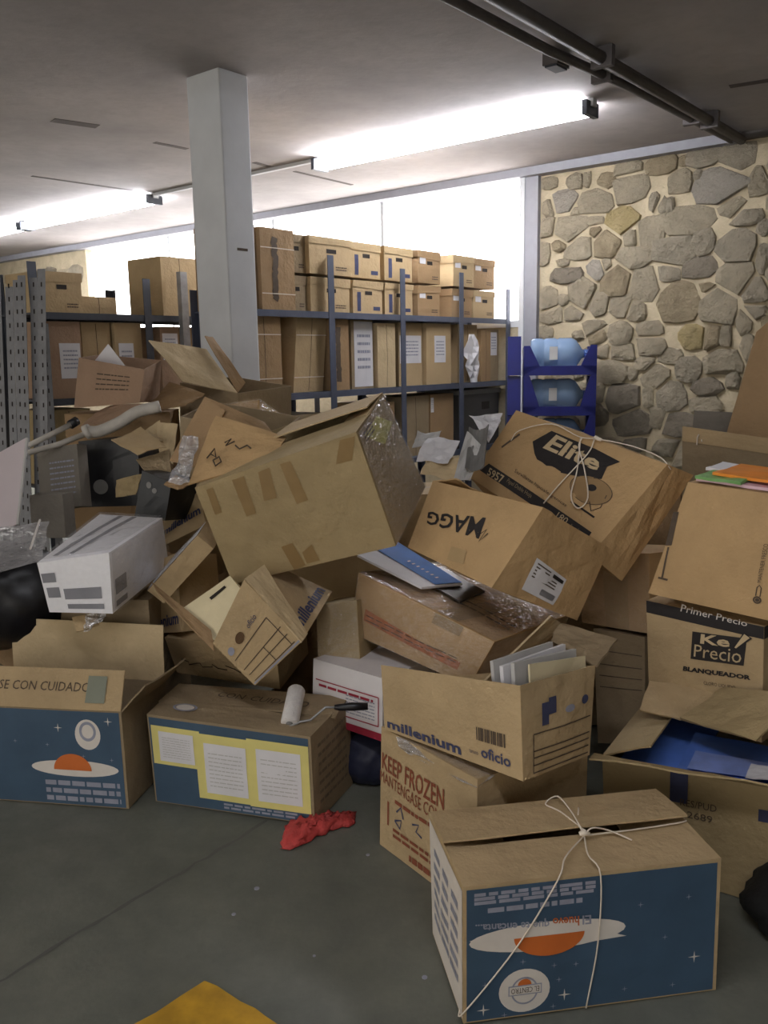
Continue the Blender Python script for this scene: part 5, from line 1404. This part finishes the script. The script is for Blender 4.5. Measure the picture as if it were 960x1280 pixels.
H.ell('f', .32, .76, .09, .07, GREYP, 'dot', .002); H.ell('f', .54, .68, .08, .06, GREYP, 'dot', .002); H.flush()
T = TH('drain_pipe', 'dirty white plastic pipe lying bent across the top of the left junk', 'pipe', (-1.196, 3.950, 1.215))
T.part('tube', *tube_vf(spline([(-1.328, 3.900, 1.185), (-1.280, 3.920, 1.186), (-1.196, 3.950, 1.222), (-1.121, 3.980, 1.266), (-1.022, 4.000, 1.288)]), .028, 10), DIRTYW, None, True)
T.part('collar', *tube_vf([(-1.339, 3.900, 1.181), (-1.316, 3.900, 1.192)], .034, 10), DIRTYW, None, True)
T.part('rod', *tube_vf([(-1.544, 3.750, 1.111), (-1.439, 3.820, 1.137), (-1.328, 3.900, 1.181)], .013, 8), DIRTYW, None, True)
T = TH('rod', 'pale thin rod leaning above the dark junk at the left', 'rod', (-1.491, 3.900, 1.169))
T.part('shaft', *tube_vf([(-1.559, 3.800, 1.137), (-1.415, 3.950, 1.218)], .013, 8), DIRTYW, None, True)
T.part('end_cap', *tube_vf([(-1.419, 3.940, 1.215), (-1.399, 3.970, 1.231)], .022, 8), BLACKP, None, True)
def scrap(lb, c, mat, seed, warp=.008, th=.005, name='cardboard_scrap', cat='cardboard', group='cardboard scraps on the heap'):
    T = TH(name, lb, cat, np.mean(np.array(c), 0), group)
    T.part('sheet', *sheet_vf(*c, th, warp, 0, seed), mat)
scrap('flat tan cardboard piece pointing left above the black box', ((-1.163, 3.700, 1.161), (-1.031, 3.620, 1.110), (-0.918, 3.660, 1.137), (-1.066, 3.820, 1.205)), CB['tan'], .3)
scrap('short tan cardboard strip above the flat piece', ((-1.091, 3.850, 1.167), (-1.051, 3.800, 1.143), (-0.966, 3.800, 1.145), (-1.013, 3.950, 1.226)), CB['light'], .9)
scrap('pale cardboard corner standing left of the dark flap', ((-0.973, 3.750, 1.070), (-0.906, 3.700, 1.057), (-0.910, 3.850, 1.217), (-1.015, 3.900, 1.222)), CB['light'], 1.3)
scrap('brown cardboard piece under the flat tan piece', ((-1.068, 3.720, 1.075), (-1.002, 3.660, 1.009), (-0.905, 3.660, 1.021), (-0.928, 3.750, 1.114)), CB['dull'], 1.9)
scrap('small tan cardboard corner beside the glossy black box', ((-1.170, 3.750, 0.985), (-1.167, 3.720, 0.912), (-1.079, 3.720, 0.924), (-1.053, 3.750, 1.011)), CB['olive'], 2.3)
scrap('brown cardboard sheet lying along the white pipe', ((-1.440, 4.100, 1.181), (-1.224, 4.050, 1.241), (-1.128, 4.150, 1.293), (-1.375, 4.300, 1.277)), CB['pink'], 2.9, .012)
scrap('dark cardboard sheet under the wide raised flaps', ((-1.192, 4.350, 1.255), (-0.949, 4.200, 1.276), (-0.874, 4.300, 1.332), (-1.092, 4.500, 1.384)), CB['brown'], 3.3, .012)
scrap('brown cardboard sheet left of the tilted archive box print', ((-0.885, 3.450, 1.003), (-0.819, 3.400, 0.990), (-0.765, 3.420, 1.012), (-0.846, 3.500, 1.035)), CB['brown'], 3.6)
scrap('pale cardboard sheet bent over under the white foam', ((-1.123, 2.980, 0.597), (-1.099, 2.950, 0.552), (-1.018, 2.950, 0.575), (-1.037, 3.000, 0.607)), CB['tan'], 3.9, .006)
T = TH('plastic_scrap', 'crumpled milky plastic scrap hanging below the white foam', 'plastic', (-1.020, 2.940, 0.584))
T.part('sheet', *sheet_vf((-1.069, 2.930, 0.558), (-0.998, 2.930, 0.598), (-0.980, 2.950, 0.630), (-1.064, 2.960, 0.614), .001, .016, 0, 2.1, 10), FILMW)
T = TH('board', 'pale pink board leaning at the left edge', 'board', (-1.517, 3.400, 0.912))
T.part('panel', *sheet_vf((-1.716, 3.350, 0.763), (-1.480, 3.420, 0.855), (-1.484, 3.600, 1.187), (-1.771, 3.520, 1.028), .012, .002), PINKP)
T.part('edge_strip', *tube_vf([(-1.472, 3.410, 0.857), (-1.476, 3.590, 1.188)], .007, 6), PAPERG)
T = TH('plastic_sheet', 'milky plastic sheet draped over the black bag at the left edge', 'plastic sheet', (-1.336, 3.100, 0.844))
T.part('sheet', *sheet_vf((-1.497, 2.950, 0.721), (-1.214, 2.980, 0.810), (-1.260, 3.200, 0.907), (-1.601, 3.200, 0.873), .002, .02, 0, 1.2, 14), FILMW)
T.part('fold_edge', *tube_vf([(-1.258, 3.000, 0.847), (-1.296, 3.200, 0.914)], .004, 6), PRWHITE)
# soft black bags: displaced rounded lumps
def lump(name, lb, cat, c, r, mat, seed, amp=.07, part='bag'):
    bm = bmesh.new()
    bmesh.ops.create_icosphere(bm, subdivisions=4, radius=1.0)
    c = np.array(c)
    V = []
    for v in bm.verts:
        p = np.array(v.co[:])
        k = 1+amp*(wob(p[0]*1.3+seed, p[1]*1.2+p[2], seed)+.5*wob(p[2]*2.5, p[0]*2.5+p[1]*2, seed+2))
        V.append(c+p*np.array(r)*k)
    Fc = [tuple(v.index for v in f.verts) for f in bm.faces]
    bm.free()
    V = np.array(V)
    V[:, 2] = np.maximum(V[:, 2], 0.003)
    base = V.mean(0); base[2] = V[:, 2].min()
    T = TH(name, lb, cat, base)
    T.part(part, V, Fc, mat, None, True)
    return T
lump('refuse_bag', 'black plastic refuse bag at the left edge behind the open egg carton', 'bag', (-1.497, 3.250, 0.607), (.30, .19, .21), BLACKP, 1.0)
T = lump('refuse_bag', 'black crumpled bag on the floor at the right edge beside the front egg carton', 'bag', (1.13, 2.03, .07), (.20, .17, .11), BLACKM, 2.0)
lump('refuse_bag', 'dark blue bag on the floor below the red framed white carton', 'bag', (-.05, 2.90, .09), (.13, .10, .11), plain('dark_blue_bag', srgb(34, 38, 62), .5), 3.0)
# loose papers behind the kraft carton
GL2 = 'loose papers between the large taped carton and the brand carton'
for q, (c, m_, lb) in enumerate(((((0.329, 3.300, 1.269), (0.402, 3.250, 1.175), (0.445, 3.300, 1.237), (0.465, 3.360, 1.272)), PAPER, 'white torn sheet sticking up beside the brand carton'),
    (((0.251, 3.100, 1.047), (0.315, 3.100, 1.052), (0.373, 3.200, 1.157), (0.318, 3.250, 1.219)), PAPERG, 'curled grey paper left of the brand carton'),
    (((0.126, 3.300, 1.104), (0.245, 3.250, 1.093), (0.300, 3.350, 1.167), (0.178, 3.400, 1.186)), PAPER, 'white sheet lying right of the film wrapped end'),
    (((0.139, 3.250, 1.058), (0.256, 3.200, 1.039), (0.315, 3.280, 1.103), (0.190, 3.340, 1.126)), CB['light'], 'tan sheet lying under the white sheet right of the film wrapped end'),
    (((0.115, 3.400, 1.140), (0.210, 3.400, 1.151), (0.239, 3.500, 1.192), (0.142, 3.500, 1.194)), PAPERG, 'grey paper tucked behind the film wrapped end'))):
    scrap(lb, c, m_, q*1.3, .014, .0015, 'paper_sheet', 'paper', GL2)
T = TH('file_folder', 'open grey folder standing curled beside the white torn sheet', 'folder', (0.376, 3.200, 1.157), GL2)
T.part('cover', *sheet_vf((0.302, 3.120, 1.079), (0.367, 3.100, 1.086), (0.403, 3.260, 1.226), (0.335, 3.300, 1.208), .004, .008, .02, .6), GREYP)
# ---- paint roller on the egg carton
T = TH('paint_roller', 'white paint roller with black handle lying on the yellow-sheeted egg carton', 'paint roller', (-0.313, 2.660, 0.320))
a, b = np.array((-0.309, 2.800, 0.382)), np.array((-0.321, 2.660, 0.320))
T.part('roller_sleeve', *tube_vf([a, a+(b-a)*.04, b-(b-a)*.04, b], [.026, .030, .030, .026], 18), NAP, None, True)
t = (b-a)/np.linalg.norm(b-a)
T.part('end_plug', *tube_vf([b, b+t*.006], [.012, .010], 12), GREYP, None, True)
T.part('wire_frame', *tube_vf([b, b+t*.014, (-0.284, 2.660, 0.327), (-0.252, 2.660, 0.332), (-0.203, 2.680, 0.367), (-0.158, 2.680, 0.366)], .004, 8), GALV, None, True)
T.part('handle', *tube_vf([(-0.174, 2.680, 0.367), (-0.158, 2.680, 0.366), (-0.116, 2.680, 0.368), (-0.064, 2.680, 0.368)], [.008, .011, .014, .012], 12), BLACKP, None, True)
# ---- red rag
G = np.zeros((13, 22, 3))
pa, pb, wdt = np.array((-0.337, 2.512, 0.000)), np.array((-0.112, 2.620, 0.000)), .075
for j in range(13):
    for i in range(22):
        u, v = i/21, j/12
        p = pa+(pb-pa)*u+np.array([0, 1, 0])*(v-.5)*2*wdt*(.5+.8*math.sin(math.pi*min(1, u*1.2+.15))*(.6+.4*math.cos(5*u)))
        p = p+np.array([.012*wob(u*3, v*4, 4), .014*wob(u*4, v*3, 5), 0])
        w = max(0, math.sin(math.pi*u)*math.sin(math.pi*v))**.5
        p[2] = .004+w*(.034+.022*wob(u*6, v*5, 1)+.012*wob(u*11, v*8, 3))
        p[2] = max(p[2], .003)
        G[j, i] = p
T = TH('rag', 'crumpled red cloth on the floor at the corner of the yellow-sheeted egg carton', 'rag', pa)
T.part('cloth', *solid_grid(G, grid_normals(G), .002), REDRAG, None, True)

# ---- plain cartons carrying the heap from within
GH = 'plain cartons buried inside the heap'
for q, (c, d, e, m_, lb) in enumerate((
    ((.30, 3.10, .19), (.56, .46, .36), (0, 0, -20), 'tan', 'buried carton on the floor under the film wrapped carton'),
    ((-.25, 3.64, .22), (.50, .36, .42), (0, 0, 8), 'brown', 'buried carton on the floor behind the tipped archive box'),
    ((-.28, 3.62, .64), (.58, .42, .38), (0, 0, -6), 'tan', 'buried carton directly under the rear of the large taped carton'),
    ((.66, 3.50, .35), (.48, .34, .68), (0, 0, -10), 'dull', 'tall buried carton under the crumpled brand carton'),
    ((-1.12, 3.38, .31), (.50, .42, .60), (0, 0, -6), 'dull', 'buried carton under the white foam block'),
    ((-.74, 4.24, .41), (.50, .36, .82), (0, 0, 5), 'brown', 'tall buried carton under the handwritten flap carton'),
    ((-1.34, 4.50, .62), (.52, .28, 1.24), (0, 0, 4), 'brown', 'tall buried carton under the tilted brown carton'),
    ((-.86, 4.82, .50), (.50, .44, 1.0), (0, 0, -30), 'dull', 'tall buried carton under the wide raised flaps'),
    ((1.22, 2.78, .165), (.32, .25, .33), (0, 0, -48), 'brown', 'buried carton on the floor under the bleach carton'),
    ((-1.50, 3.40, .225), (.44, .36, .45), (0, 0, 6), 'brown', 'buried carton under the black refuse bag at the left edge'),
    ((1.52, 3.62, .35), (.46, .42, .70), (0, 0, -26), 'dull', 'tall buried carton under the tall raised flap carton'),
    ((1.09, 3.36, .22), (.26, .24, .44), (0, 0, -55), 'dull', 'buried carton under the taped carton'),
    ((1.13, 3.72, .47), (.32, .22, .94), (0, 0, -20), 'brown', 'tall buried carton between the brand carton and the bleach carton'),
    ((.12, 3.98, .45), (.50, .36, .88), (0, 0, 3), 'tan', 'tall buried carton behind the loose papers'))):
    H = Hex('carton', lb, 'carton', obox(c, d, e), CB[m_], bulge=.003, seed=30+q*.7, group=GH, n=4)
    H.rect('t', .0, .48, 1., .52, TAPE, 'tape', .0016, 3); H.flush()
